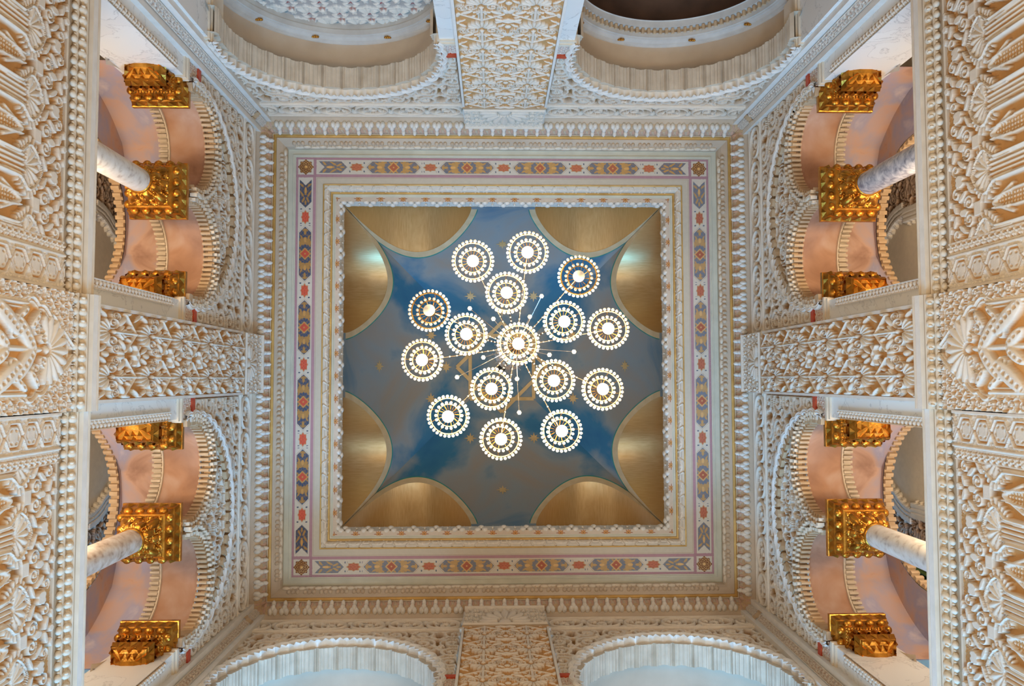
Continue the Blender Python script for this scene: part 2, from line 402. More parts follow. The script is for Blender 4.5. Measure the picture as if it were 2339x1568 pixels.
# ------------------------------------------------------------------ ceiling: cornice (trim) and painted border
def sweep_sq(prof):
    """square ring from a profile of (s, z)"""
    P = []
    for s, z in prof: P.append([(-s, -s, z + LIFT), (s, -s, z + LIFT), (s, s, z + LIFT), (-s, s, z + LIFT)])
    return np.array(P)
def ring(mb, prof, mi): mb.grid(sweep_sq(prof), mi, False, True)
cor = MB()
ring(cor, [(3.315, 9.84), (3.300, 9.88), (3.300, 9.945)], 0)
ring(cor, [(3.300, 9.945), (3.285, 9.95), (3.235, 9.975)], 1)
ring(cor, [(3.235, 9.975), (3.20, 9.985), (3.16, 10.03), (3.13, 10.09), (3.115, 10.10)], 2)
ring(cor, [(3.115, 10.10), (3.11, 10.085), (3.10, 10.085)], 0)
ring(cor, [(3.10, 10.085), (3.095, 10.11), (3.068, 10.12)], 3)
ring(cor, [(3.068, 10.12), (3.06, 10.11), (3.05, 10.115), (3.02, 10.14)], 1)
ring(cor, [(3.02, 10.14), (2.99, 10.16), (2.965, 10.20), (2.952, 10.27)], 1)
ring(cor, [(2.952, 10.27), (2.948, 10.265), (2.945, 10.28), (2.885, 10.28), (2.88, 10.27), (2.862, 10.27), (2.858, 10.28), (2.84, 10.28)], 4)
cornice = struct(cor.build('trim_1', [M_CREAM, M_BEIGE, M_TAN, mat_noise('gilt strip', [(.3, (.42, .24, .06)), (.7, (.60, .38, .12))], 6, rough=.5, metal=.3), M_GREY]))
M_GILT = bpy.data.materials['gilt strip']
# leaf row: 43 trefoil leaves a side
def leaf_row():
    mb = MB(); n = 41
    for i in range(n):
        u = (i - (n - 1) / 2) * .150
        ub = u
        for k, (du, ds, a, b, c) in enumerate(((-.030, .028, .033, .050, .034), (.030, .028, .033, .050, .034), (0, .0, .036, .060, .044), (0, -.050, .029, .050, .032))):
            s = 3.175 + ds * 1.05; z = 10.0 - (s - 3.175) * .75
            mb.ball((ub + du, -s, z + LIFT), (a, b, c), 9, 6, 0)
    return mb.mesh('leaf_row', smooth=True)
def ground_row():
    u = np.linspace(-3.2, 3.2, 700); t = np.linspace(0, 1, 10)
    U, T = np.meshgrid(u, t, indexing='ij'); s = 3.235 - .12 * T; z = 9.975 + .12 * T ** 1.4
    x, y, i, j = cells(U + .075, T, .075, .5)
    h = .012 * np.maximum(dome(x, y, 0, 0, .02, .22), dome(x, y, .03, .2, .012, .15))
    P = np.stack([np.clip(U, -s, s), -(s - h), z - h * .6 + LIFT], -1)
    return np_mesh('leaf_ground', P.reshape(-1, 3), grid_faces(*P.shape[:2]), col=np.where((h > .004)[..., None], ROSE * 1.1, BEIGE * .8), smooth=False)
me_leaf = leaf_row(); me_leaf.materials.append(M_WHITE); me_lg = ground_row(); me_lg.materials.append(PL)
def bead_row():
    mb = MB(); n = 27; p = .214
    for i in range(n):
        u0 = (i - (n - 1) / 2) * p
        for k in (-1, 0, 1):
            mb.ball((u0 + k * .058, -3.005, 10.16 + LIFT), (.030, .034, .036), 10, 7)
            mb.ball((u0 + k * .058 + .022, -2.978, 10.20 + LIFT), (.015, .034, .024), 7, 5, 0, [[.8, -.6, 0], [.6, .8, 0], [0, 0, 1]])
        mb.ball((u0, -2.964, 10.215 + LIFT), (.084, .022, .030), 11, 6, 1)
        mb.ball((u0 + p / 2, -2.968, 10.20 + LIFT), (.056, .026, .034), 9, 6, 1)
    return mb.mesh('bead_row', smooth=True)
me_bead = bead_row(); me_bead.materials.append(mat_noise('ochre bead plaster', [(.3, (.50, .37, .25)), (.7, (.62, .50, .37))], 8)); me_bead.materials.append(M_CREAM)
for k in range(4):
    for me_, nm in ((me_leaf, 'leaf_row'), (me_lg, 'leaf_ground'), (me_bead, 'bead_row')):
        o = bpy.data.objects.new(nm, me_); COL.objects.link(o); o.parent = cornice; o.rotation_euler.z = k * PI / 2
# painted border
def paint_band(blue, red, gold):
    u = np.linspace(-1, 1, 1100); s = np.linspace(2.842, 2.475, 76)
    T, S = np.meshgrid(u, s, indexing='ij'); U = T * S; v = S - 2.71; a = np.abs(v)
    c = np.tile(np.array((.56, .50, .40)), U.shape + (1,))
    def put(m, col): c[m] = col
    pinkc = np.array((.40, .22, .25)); wh = np.array((.62, .56, .47))
    au = np.abs(U)
    put((a < .142) & (a > .10), pinkc); put((a < .132) & (a > .11) & (np.sin(U * 330) > .3), pinkc * 1.3)
    put(a < .10, wh)
    put((a < .155) & (a > .148), np.array((.42, .30, .2)))
    w = au % 1.008; w = np.minimum(w, 1.008 - w)                   # distance to nearest red star centre
    inner = au < 2.16
    # red stars: cross of two lozenges
    ds = np.minimum(np.abs(w) / .095 + a / .055, np.maximum(np.abs(w) / .065, a / .042))
    st = inner & (ds < 1.12) & (au < 2.3)
    put(inner & (np.abs(w) < .17) & (np.abs(np.abs(w) - .10 - (.0)) < .02) & (a > .045) & (a < .07) & (np.sin(U * 160) > .2), blue * .7)
    put(st, np.array((.60, .40, .2)) * .9); put(st & (ds < .95), red); put(st & (ds < .9) & (arabesque(U, v, .045) > .55), red * 1.25 + gold * .12)
    # long medallions
    q = np.abs(w - .504); hexm = inner & (q + a < .372 + .0) & (a < .080) & (w > .12)
    hexf = inner & (q + a < .392) & (a < .092) & (w > .1)
    put(hexf, np.array((.50, .34, .18))); put(inner & (q + a < .386) & (a < .088) & (w > .1), wh); put(hexm, blue)
    orn = np.maximum.reduce([fan(q, a, .12, 0, .11, 5, 0, 1.5, .1), dome(q, a, .30, 0, .05, .02), dome(q, a, .23, .05, .04, .014, .5), dome(q, a, .13, .055, .05, .014, -.4), dome(q, a, .04, .06, .03, .012, .6), dome(q, a, .33, .02, .03, .01, -.8)])
    put(hexm & (arabesque(U, v, .05) > .86), gold * .75); put(hexm & (orn > .55), gold); put(hexm & (dome(q, a, .19, 0, .035, .02) > .2), gold * 1.3)
    loz = inner & (q + a < .062); put(hexm & (q + a < .085), gold * 1.2); put(loz & (w > .1), red); put(inner & (q + a < .014) & (w > .3), gold * 1.2)
    # end medallions, notched towards the corner star
    x = au - 2.016; e = (x > .13) & (x - .13 > a - .0) & (a < .080) & (x < .52 - .0) & (x + (.08 - a) * 1.0 < .52 + .0)
    ef = (x > .105) & (x - .105 > a) & (a < .092) & (x < .54) & (x + (.08 - a) < .535)
    put(ef & ~(x > .6), wh); put(e, blue)
    orn = np.maximum.reduce([dome(x, a, .36, 0, .07, .02), dome(x, a, .32, .05, .06, .014, .5), dome(x, a, .24, .03, .05, .016, -.5), dome(x, a, .44, .05, .04, .016, .8), dome(x, a, .2, .0, .04, .014)])
    put(e & (arabesque(U, v, .05) > .86), gold * .75); put(e & (orn > .55), gold); put(e & (dome(x, a, .37, 0, .04, .014) > .2), gold * 1.4)
    # corner
    cx = au - 2.71; put((cx > -.145) & (cx < -.105) & (a < .14), pinkc); r = np.hypot(cx, v)
    put((np.abs(cx) < .105) & (a < .105), wh)
    sq = np.minimum(np.maximum(np.abs(cx), a) / .078, (np.abs(cx) + a) / .112)
    put((sq < 1) & (cx > -.14), gold * .9); ang = np.arctan2(v, cx)
    put((sq < 1) & (cx > -.14) & (np.sin(r * 190 + 2.2 * np.cos(8 * ang)) > .1), np.array((.16, .04, .015)))
    put((r < .018) & (cx > -.1), gold * 1.4)
    P = np.stack([U, -S, 10.28 + 0 * U + LIFT], -1)
    return np_mesh('painted_border', P.reshape(-1, 3), grid_faces(*P.shape[:2]), col=c)
PAL = [((.15, .17, .22), (.46, .13, .06), (.55, .30, .09)), ((.15, .19, .26), (.40, .11, .06), (.50, .30, .12)), ((.17, .21, .28), (.42, .12, .07), (.52, .33, .14)), ((.035, .07, .14), (.56, .08, .04), (.42, .22, .06))]  # stencil colours per side, with the light on each side put into them
b_in = MB()
ring(b_in, [(2.475, 10.28), (2.47, 10.27), (2.455, 10.275)], 0)
ring(b_in, [(2.455, 10.275), (2.452, 10.285)], 1)
ring(b_in, [(2.387, 10.375), (2.385, 10.365), (2.362, 10.368), (2.358, 10.385)], 0)
ring(b_in, [(2.358, 10.385), (2.338, 10.39), (2.335, 10.40), (2.322, 10.402)], 1)
border = struct(b_in.build('trim_2', [M_GILT, M_GREY]))
def cove_mesh():
    u = np.linspace(-1, 1, 900); t = np.linspace(0, 1, 18)
    T, Q = np.meshgrid(u, t, indexing='ij'); s = 2.452 - .065 * Q ** .7; U = T * s; z = 10.285 + .09 * Q ** 1.6
    x, y, i, j = cells(U, Q, .31, 1)
    h = np.maximum.reduce([fan(x, y, 0, .45, .5 * .2, 7, -PI / 2, 1.6) * 0, dome(x, y, 0, .05, .10, .33), .8 * dome(np.abs(x), y, .12, .15, .06, .3, .5), ridge(np.abs(np.abs(x) - .1 - .05 * y), .012)])
    rays = np.abs(np.sin(np.arctan2(y * .3 + .14, np.abs(x)) * 9))
    h = h * (.6 + .4 * rays) * .016
    P = np.stack([U, -(s - h * .6), z - h + LIFT], -1)
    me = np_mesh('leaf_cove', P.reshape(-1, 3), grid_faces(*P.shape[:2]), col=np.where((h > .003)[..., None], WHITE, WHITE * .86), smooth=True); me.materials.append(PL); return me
def star_band_mesh():
    u = np.linspace(-1, 1, 1000); s = np.linspace(2.324, 2.262, 16)
    T, S = np.meshgrid(u, s, indexing='ij'); U = T * S; x, y, i, j = cells(U, S - 2.304 + .5, .31, 1)
    c = np.tile(np.array((.60, .50, .40)), U.shape + (1,)); r = np.hypot(x, y); a = np.arctan2(y, x)
    st = r < .038 * (1 + .28 * np.cos(8 * a)); c[st | ((np.abs(y) < .004) & (np.abs(x) < .06))] = (.28, .07, .03)
    c[r < .031 * (1 + .28 * np.cos(8 * a))] = (.55, .26, .08); c[r < .007] = (.10, .03, .02)
    P = np.stack([U, -S, 10.405 + 0 * U + LIFT], -1)
    me = np_mesh('star_band', P.reshape(-1, 3), grid_faces(*P.shape[:2]), col=c); me.materials.append(PNT); return me
def rope_mesh():
    mb = MB(); n = 15; p = .31
    u = np.linspace(-1, 1, 800); t = np.linspace(0, 1, 10); T, Q = np.meshgrid(u, t, indexing='ij')
    w = .5 + .5 * np.cos(T * 2.27 * 2 * PI / p); s = 2.272 + .012 * w * (1 - Q) - .028 * Q; U = T * s; z = 10.415 + .185 * Q
    h = .006 * arabesque(U, z, .05)
    mb.grid(np.stack([U, -(s - h), z + LIFT], -1))
    for i in range(n):
        u0 = (i - (n - 1) / 2) * p + p / 2 * 0
        for du, ds, dz in ((-.05, 0, 0), (.05, 0, 0), (0, -.018, .06)):
            mb.ball((u0 + du, -(2.262 + ds), 10.445 + dz + LIFT), (.046, .036, .05), 10, 7)
        mb.ball((u0 + p / 2, -2.245, 10.5 + LIFT), (.018, .018, .03), 7, 5)
    me = mb.mesh('heart_leaf_row', smooth=True); me.materials.append(M_WHITE); return me
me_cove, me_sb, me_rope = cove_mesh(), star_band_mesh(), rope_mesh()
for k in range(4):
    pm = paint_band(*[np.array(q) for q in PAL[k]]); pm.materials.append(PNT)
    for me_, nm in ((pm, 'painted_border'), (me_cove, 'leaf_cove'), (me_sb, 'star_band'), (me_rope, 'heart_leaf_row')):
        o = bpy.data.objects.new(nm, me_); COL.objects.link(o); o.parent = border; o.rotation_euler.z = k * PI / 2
#PART2
# ------------------------------------------------------------------ walls
SIDES = {'top': 0, 'right': 1, 'bottom': 2, 'left': 3}      # quarter turns of the wall frame
def put_mesh(name, me, parent, loc=None, rz=None):
    o = bpy.data.objects.new(name, me); COL.objects.link(o); o.parent = parent
    if loc is not None: o.location = loc
    if rz is not None: o.rotation_euler.z = rz
    return o
def arc_strip(mb, c, zc, a0, a1, prof, n=90, mi=0, rf=None):
    """surface along an arch: prof = [(radius, depth)], optional rf(theta, i) radius offset"""
    t = np.linspace(a0, a1, n)
    P = []
    for i, (r, nd) in enumerate(prof):
        rr = r + (rf(t, i) if rf else 0)
        P.append(L3(c + rr * np.cos(t), nd, zc + rr * np.sin(t)))
    mb.grid(np.array(P), mi)
def tooth_strip(mb, c, zc, a0, a1, r_hi, r_lo, n0, n1, N, mi=0, duty=.55, ridges=True):
    """toothed (reeded) soffit of an arch: N blocks hanging from r_hi down to r_lo, plus their front faces"""
    t = []; r = []
    for k in range(N):
        b = a0 + (a1 - a0) * k / N; s = (a1 - a0) / N
        t += [b, b + .01 * s, b + duty * s * .5, b + duty * s, b + (duty + .01) * s, b + .995 * s]
        r += [r_hi, r_lo, r_lo - (.006 if ridges else 0), r_lo, r_hi, r_hi]
    t = np.array(t); r = np.array(r)
    P = [L3(c + q * np.cos(t), nd, zc + q * np.sin(t)) for q, nd in ((r_hi + 0 * r, n0), (r, n0), (r, n1), (r_hi + 0 * r, n1))]
    mb.grid(np.array(P), mi)

# --- pilasters
def pil_pattern(A, B):
    """A 0..1 across half of the pilaster, B along it with period 1"""
    a = np.abs(A); b = B % 1.0
    h = np.zeros_like(a)
    for db in (-1, 0, 1):
        y = b - db
        h = np.maximum(h, fan(a, y, .5, .36, .30, 7, -PI / 2, 1.35, .15)); h = np.maximum(h, .9 * fan(a, y, .5, .56, .20, 5, PI / 2, 1.2, .1))
        h = np.maximum(h, ridge(segd(a, y, .5, .52, .5, .98), .040)); h = np.maximum(h, .95 * dome(a, y, .5, .46, .07, .05))
        for sx in (1, -1): h = np.maximum(h, .9 * spiral(a, y, .5 + sx * .20, .42, .13, .075, sx, .3))
        for sx in (1, -1):
            h = np.maximum(h, .95 * dome(a, y, .5 + sx * .27, .66, .17, .065, sx * .5))
            h = np.maximum(h, .9 * dome(a, y, .5 + sx * .37, .22, .14, .05, -sx * .7))
            h = np.maximum(h, .85 * dome(a, y, .5 + sx * .16, .83, .10, .05, sx * .8))
            h = np.maximum(h, .8 * spiral(a, y, .5 + sx * .36, .50, .12, .05, sx))
            h = np.maximum(h, .9 * ridge(segd(a, y, .5, .98, .5 + sx * .42, .72), .030))
            h = np.maximum(h, .8 * ridge(segd(a, y, .5 + sx * .06, .90, .5 + sx * .06, .68), .022))
        h = np.maximum(h, ridge(segd(a, y, 0, .05, .22, -.05), .05)); h = np.maximum(h, ridge(segd(a, y, 0, -.06, .22, .06), .05))
        h = np.maximum(h, .9 * dome(a, y, 0, .28, .09, .10)); h = np.maximum(h, .9 * dome(a, y, 0.05, .62, .08, .14, .3))
        h = np.maximum(h, .9 * dome(a, y, 1., .12, .12, .08)); h = np.maximum(h, .9 * dome(a, y, .95, .78, .07, .14, -.3))
        h = np.maximum(h, .85 * dome(a, y, .88, .03, .15, .04, .6)); h = np.maximum(h, .85 * dome(a, y, .17, .86, .12, .035, -.5))
    return h
def pilaster_panel(hw, z0, z1, nu, nv, period, half_units, amp):
    u = np.linspace(-hw, hw, nu); z = np.linspace(z0, z1, nv); U, Z = np.meshgrid(u, z, indexing='ij')
    h = pil_pattern(U / hw * half_units, (Z - z1) / period)
    edge = ss(hw, hw - .012, np.abs(U))
    h = h * edge
    P = L3(U, -.06 - amp * h, Z)
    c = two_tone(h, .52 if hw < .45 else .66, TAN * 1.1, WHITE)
    me = np_mesh('carved_panel', P.reshape(-1, 3), grid_faces(nu, nv), col=c, smooth=True); me.materials.append(PL); return me
def fan_cap(hw, z0, z1):
    u = np.linspace(-hw, hw, 200); z = np.linspace(z0, z1, 110); U, Z = np.meshgrid(u, z, indexing='ij')
    H = z1 - z0; y = Z - z0
    h = fan(U, y, 0, .22 * H, hw * .62, 9, PI / 2, 1.75, .30)
    h = np.maximum(h, .9 * dome(U, y, 0, .25 * H, hw * .16, .13 * H))
    h = np.maximum(h, .6 * arabesque(U, y, .12) * (np.hypot(U, y - .2 * H) > hw * .64))
    h = np.maximum(h, ridge(y - .03 * H, .02)); h = np.maximum(h, ridge(y - .97 * H, .02))
    P = L3(U, -.07 - .05 * h - .05 * (y / H) ** 2, Z)
    me = np_mesh('fan_capital', P.reshape(-1, 3), grid_faces(200, 110), col=two_tone(h, .15, BEIGE, WHITE), smooth=True); me.materials.append(PL); return me
def impost_painted():
    u = np.linspace(0, 1, 40); z = np.linspace(0, 1, 40); U, Z = np.meshgrid(u, z, indexing='ij')
    h = arabesque(U, Z, .3)
    c = two_tone(h, .35, np.array((.45, .12, .07)), WHITE); return U, Z, h, c
def make_pilaster(side, hw, edge, period, hu, z_low, label):
    rz = SIDES[side] * PI / 2
    c, s = math.cos(rz), math.sin(rz)
    t = thing('pilaster', label, 'pilaster', (0, 0, 0), rz)
    put_mesh('carved_panel', pilaster_panel(hw - .012, z_low, 9.33, 150 if hw < .45 else 200, 620, period, hu, .062 if hw < .45 else .045), t)
    put_mesh('fan_capital', fan_cap(hw, 9.38, 9.93), t)
    for sg in (-1, 1):
        mb = MB(); mb.box(sg * hw - .014, sg * hw + .014, -(W - .0), -(W + -.085), zl(z_low), zl(9.95)); mb.build('edge_strip', [M_WHITE], t)
    mb = MB(); mb.box(-hw, hw, -(W + .02), -(W - .055), zl(z_low), zl(9.95)); mb.box(-hw - .012, hw + .012, -W, -(W - .1), zl(9.335), zl(9.375)); mb.build('pilaster_body', [M_TAN], t)
    # flanking marble, moulding and painted impost block, each side
    for sg in (-1, 1):
        mb = MB(); x0, x1 = sorted((sg * (hw + .014), sg * edge))
        mb.box(x0, x1, -(W + .60), -(W + .0), zl(z_low), zl(7.62)); mb.build('marble_pier', [M_MARB], t)
        mb = MB()
        for a, b, e in ((7.62, 7.66, .02), (7.66, 7.70, .035), (7.70, 7.73, .02)):
            mb.box(x0 - (e if sg < 0 else 0), x1 + (e if sg > 0 else 0), -(W + .60), -(W - e), zl(a), zl(b))
        mb.build('impost_moulding', [M_CREAM], t)
        U, Z, h, cc = impost_painted()
        P = L3(x0 + U * (x1 - x0), .0 - .02 * h, 7.73 + Z * .20); b = MB()
        o = add_obj('painted_impost', np_mesh('painted_impost', P.reshape(-1, 3), grid_faces(40, 40), col=cc, smooth=True), t, [PL])
        mb = MB(); mb.box(x0, x1, -(W + .60), -(W + .01), zl(7.73), zl(8.05)); mb.build('impost_core', [M_CREAM], t)
        mb = MB(); mb.box(x0 + .004, x1 - .004, -(W + .03), -(W - .035), zl(7.93), zl(8.0)); mb.build('red_impost_strip', [M_RED], t)
    return t
pil = {}
for side, hw, edge, per, hu, lab in (
        ('top', .515, .70, .46, 1.0, 'wide carved pilaster at the top edge, white leaves on tan with a fan capital'),
        ('bottom', .515, .70, .46, 1.0, 'wide carved pilaster at the bottom edge, shaded tan leaves under a fan capital'),
        ('left', .375, .60, .70, 1.0, 'carved pilaster on the left wall between the two gilt column bays'),
        ('right', .375, .60, .70, 1.0, 'carved pilaster on the right wall between the two gilt column bays')):
    pil[side] = make_pilaster(side, hw, edge, per, hu, 5.86 if side in ('left', 'right') else 6.2, lab)
# carved arris strips on the marble of the left and right walls
def arris_strip(x, sgn, name, parent, z0=5.9, z1=7.45):
    u = np.linspace(0, .085, 16); z = np.linspace(z0, z1, 260); U, Z = np.meshgrid(u, z, indexing='ij')
    X, Y, i, j = cells(U, Z, .085, .06)
    h = np.maximum.reduce([dome(X, Y, .012, 0, .024, .022), dome(X, Y, -.02, .018, .018, .014, .6), dome(X, Y, -.02, -.02, .02, .012, -.6), ridge(np.abs(X) - .040, .006)])
    P = L3(x + sgn * U, -.004 - .022 * h, Z)
    return add_obj(name, np_mesh(name, P.reshape(-1, 3), grid_faces(16, 260), col=two_tone(h, .2, TAN * .8, WHITE), smooth=True), parent, [PL])
for side in ('left', 'right'):
    arris_strip(.515, 1, 'arris_ornament', pil[side]); arris_strip(-.515, -1, 'arris_ornament', pil[side])

# --- corner pilasters: chamfered shafts that stand in the four corners
def make_corner(k, label):
    """corner between wall k and wall k+1 (in quarter turns), built at (+u end of wall 0)"""
    t = thing('corner_pilaster', label, 'corner pilaster', (0, 0, 0), k * PI / 2)
    zb, zt = 5.86, 9.99
    def pr(pts, name, mat, z0=zb, z1=zt):
        mb = MB(); P = np.array([[(x, y, z0 + LIFT) for x, y in pts], [(x, y, z1 + LIFT) for x, y in pts]]); mb.grid(P); return mb.build(name, [mat], t)
    a, b, c_ = 3.095, 3.17, 3.235
    pr([(a, -W - .02), (a, -c_), (b, -c_)], 'flank_strip', M_WHITE); pr([(c_, -b), (c_, -a), (W + .02, -a)], 'flank_strip', M_WHITE)
    # carved chamfer
    n = 26; q = np.linspace(0, 1, n); z = np.linspace(zb, 9.56, 420); Q, Z = np.meshgrid(q, z, indexing='ij')
    h = arabesque(Q * .105, Z, .07) * ss(0, .12, Q) * ss(1, .88, Q)
    h = np.maximum(h, ridge(np.minimum(Q, 1 - Q) - .03, .06) * .6)
    d = np.array((-1, 1)) / math.sqrt(2) * .028
    def chamf(Q, Z, h): return np.stack([b + (c_ - b) * Q + d[0] * h, -c_ + (c_ - b) * Q + d[1] * h, Z + LIFT], -1)
    P = chamf(Q, Z, h)
    add_obj('carved_chamfer', np_mesh('carved_chamfer', P.reshape(-1, 3), grid_faces(n, 420), col=two_tone(h, .3, ROSE * .85, WHITE), smooth=True), t, [PL])
    z = np.linspace(9.68, zt, 60); Q, Z = np.meshgrid(q, z, indexing='ij'); h = arabesque(Q * .105, Z, .05)
    P = chamf(Q, Z, h); add_obj('carved_chamfer', np_mesh('carved_chamfer', P.reshape(-1, 3), grid_faces(n, 60), col=two_tone(h, .3, ROSE * .85, WHITE), smooth=True), t, [PL])
    e = .02
    pr([(b - e, -c_ + .0), (b - e, -c_ + e), (b, -c_ + e), (c_ - e, -b), (c_ - e, -b + e), (c_, -b + e)], 'plain_block', M_TAN, 9.56, 9.68)
    # marble beside the shaft: wall k side up to ed0, wall k+1 side up to ed1
    ed = (3.06, 2.90) if k % 2 == 0 else (2.90, 3.06)
    low = 5.86
    mb = MB(); mb.box(ed[0], W + .25, -(W + .60), -W, zl(low), zl(7.62)); mb.build('marble_pier', [M_MARB], t)
    mb = MB(); mb.box(W, W + .60, -W - .25, -ed[1], zl(low), zl(7.62)); mb.build('marble_pier', [M_MARB], t)
    for horizontal in (0, 1):
        e0 = ed[horizontal]
        def bx(m, lo, hi, z0, z1, out):
            if not horizontal: m.box(lo, hi, -(W + .60), -(W - out), zl(z0), zl(z1))
            else: m.box(W - out, W + .60, -hi, -lo, zl(z0), zl(z1))
        mb = MB()
        for z0, z1, e in ((7.62, 7.66, .02), (7.66, 7.70, .035), (7.70, 7.73, .02)): bx(mb, e0 - e, 3.16, z0, z1, e)
        mb.build('impost_moulding', [M_CREAM], t)
        mb = MB(); bx(mb, e0, 3.2, 7.73, 8.05, -.01); mb.build('impost_core', [M_CREAM], t)
        U, Z, h, cc = impost_painted(); x = e0 + U * (3.10 - e0); z = 7.73 + Z * .2
        P = L3(x, -.02 * h, z) if not horizontal else np.stack([W - .02 * h, -x, z + LIFT], -1)
        add_obj('painted_impost', np_mesh('painted_impost', P.reshape(-1, 3), grid_faces(40, 40), col=cc, smooth=True), t, [PL])
        mb = MB(); bx(mb, e0 + .004, 3.10, 7.93, 8.0, .035); mb.build('red_impost_strip', [M_RED], t)
    if True:
        # carved arris strip on the gallery side
        hz = 0 if ed[0] < 3 else 1
        u = np.linspace(0, .085, 16); z = np.linspace(5.9, 7.45, 260); U, Z = np.meshgrid(u, z, indexing='ij')
        X, Y, i, j = cells(U, Z, .085, .06)
        h = np.maximum.reduce([dome(X, Y, .012, 0, .024, .022), dome(X, Y, -.02, .018, .018, .014, .6), dome(X, Y, -.02, -.02, .02, .012, -.6)])
        P = L3(2.905 + U, -.004 - .022 * h, Z) if hz == 0 else np.stack([W - .004 - .022 * h, -(2.905 + U), Z + LIFT], -1)
        add_obj('arris_ornament', np_mesh('arris_ornament', P.reshape(-1, 3), grid_faces(16, 260), col=two_tone(h, .2, TAN * .8, WHITE), smooth=True), t, [PL])
    return t
make_corner(0, 'slender carved corner strip at the upper right corner of the room')
make_corner(1, 'slender carved corner strip at the lower right corner of the room')
make_corner(2, 'slender carved corner strip at the lower left corner of the room')
make_corner(3, 'slender carved corner strip at the upper left corner of the room')

# --- scroll band and spandrel panels shared by the arches
def scroll_band(u0, u1, nrep):
    nu = 420; u = np.linspace(u0, u1, nu); z = np.linspace(9.44, 9.87, 84); U, Z = np.meshgrid(u, z, indexing='ij')
    p = (u1 - u0) / nrep; x = (U - u0) % p - p / 2; y = Z - 9.655
    e = np.hypot(x / (p * .46), y / .165)
    h = ridge((e - .93), .10); h = np.maximum(h, .8 * spiral(x, y * 1.0, 0, 0, .11, .07, 1))
    h = np.maximum.reduce([h, .9 * dome(np.abs(x), y, p * .5, .12, .07, .05, .6), .9 * dome(np.abs(x), y, p * .5, -.12, .07, .05, -.6), .8 * dome(x, np.abs(y), .10, .09, .05, .025, .7), .8 * dome(x, np.abs(y), -.10, .08, .05, .025, -.7)])
    h = np.maximum(h, ridge(np.abs(y) - .200, .014))
    P = L3(U, .05 - .085 * h, Z)
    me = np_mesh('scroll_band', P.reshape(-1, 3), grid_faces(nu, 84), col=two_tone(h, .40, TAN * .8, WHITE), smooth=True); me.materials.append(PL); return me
def spandrel(c, zc, r0, u0, u1, z1, amp, per):
    """wall face round the arch up to z1, carved with leaf tracery"""
    t = np.linspace(-.06, PI + .06, 300); q = np.linspace(0, 1, 70)
    ct, st = np.cos(t), np.sin(t)
    rx = np.where(ct > 1e-6, (u1 - c) / np.maximum(ct, 1e-6), np.where(ct < -1e-6, (u0 - c) / np.minimum(ct, -1e-6), 1e9))
    rz_ = np.where(st > 1e-6, (z1 - zc) / np.maximum(st, 1e-6), 1e9)
    rmax = np.maximum(np.minimum(rx, rz_), r0 + .001)
    R = r0 + (rmax - r0)[:, None] * q[None, :]
    U = c + R * ct[:, None]; Z = zc + R * st[:, None]
    d = R - r0
    X2, Y2, _i, _j = cells(np.abs(U - c), Z - zc, .36, .30); X2 = X2 * np.where((_i + _j) % 2 == 0, 1, -1)
    h = .55 * blocky(U, Z, .12) * (arabesque(U, Z, .5) < .5)
    h = np.maximum(h, .95 * (spiral(X2, Y2, 0, 0, .16, .085, 1, .2) > .25))
    for ax, ay, an in ((.15, .10, .9), (-.15, -.10, .9), (.13, -.13, -.7), (-.13, .13, -.7)): h = np.maximum(h, .9 * (dome(X2, Y2, ax, ay, .08, .028, an) > .3))
    h = np.maximum(h, .7 * dome(X2, Y2, 0, 0, .03, .03))
    h = np.maximum(h, .8 * ridge(((d + .02) % .17) - .085, .02) * (d < .5))
    h = h * ss(0, .03, rmax[:, None] - R + .0)
    P = L3(U, .075 - amp * h, Z)
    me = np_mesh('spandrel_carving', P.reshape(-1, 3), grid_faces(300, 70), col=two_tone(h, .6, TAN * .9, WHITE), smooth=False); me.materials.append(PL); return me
def rib_mesh(c, zc, r, N, a0=-.28, a1=PI + .28):
    """scalloped white rib along the arch edge, with a fringe of small pointed leaves under it"""
    mb = MB(); n = N * 8 + 1
    wave = lambda t, i: .026 * np.abs(np.sin((t - a0) / (a1 - a0) * N * PI)) - (.0)
    arc_strip(mb, c, zc, a0, a1, [(r + .060, .07), (r + .058, -.035), (r + .045, -.052), (r + .028, -.046), (r + .018, -.052), (r + .0, -.035), (r + .0, .06)], n, 0, wave)
    for k in range(N * 2):
        t = a0 + (a1 - a0) * (k + .5) / (2 * N); s = (a1 - a0) / (2 * N)
        big = k % 2 == 0
        V = []
        tip = -.062 if big else -.036
        for dt, dr, dn in ((-.44, .0, -.040), (.44, .0, -.040), (0, tip, -.030), (-.44, .0, -.036), (.44, .0, -.036), (0, tip, -.027)):
            rr = r + .014 + dr; V.append(L3(c + rr * math.cos(t + dt * s), dn, zc + rr * math.sin(t + dt * s)))
        mb.add(np.array(V), [(0, 1, 2), (3, 5, 4)], 0); mb.add(np.array(V), [(0, 2, 5, 3), (2, 1, 4, 5)], 0)
    me = mb.mesh('scalloped_rib'); me.materials.append(M_WHITE); me.materials.append(M_CREAM); return me

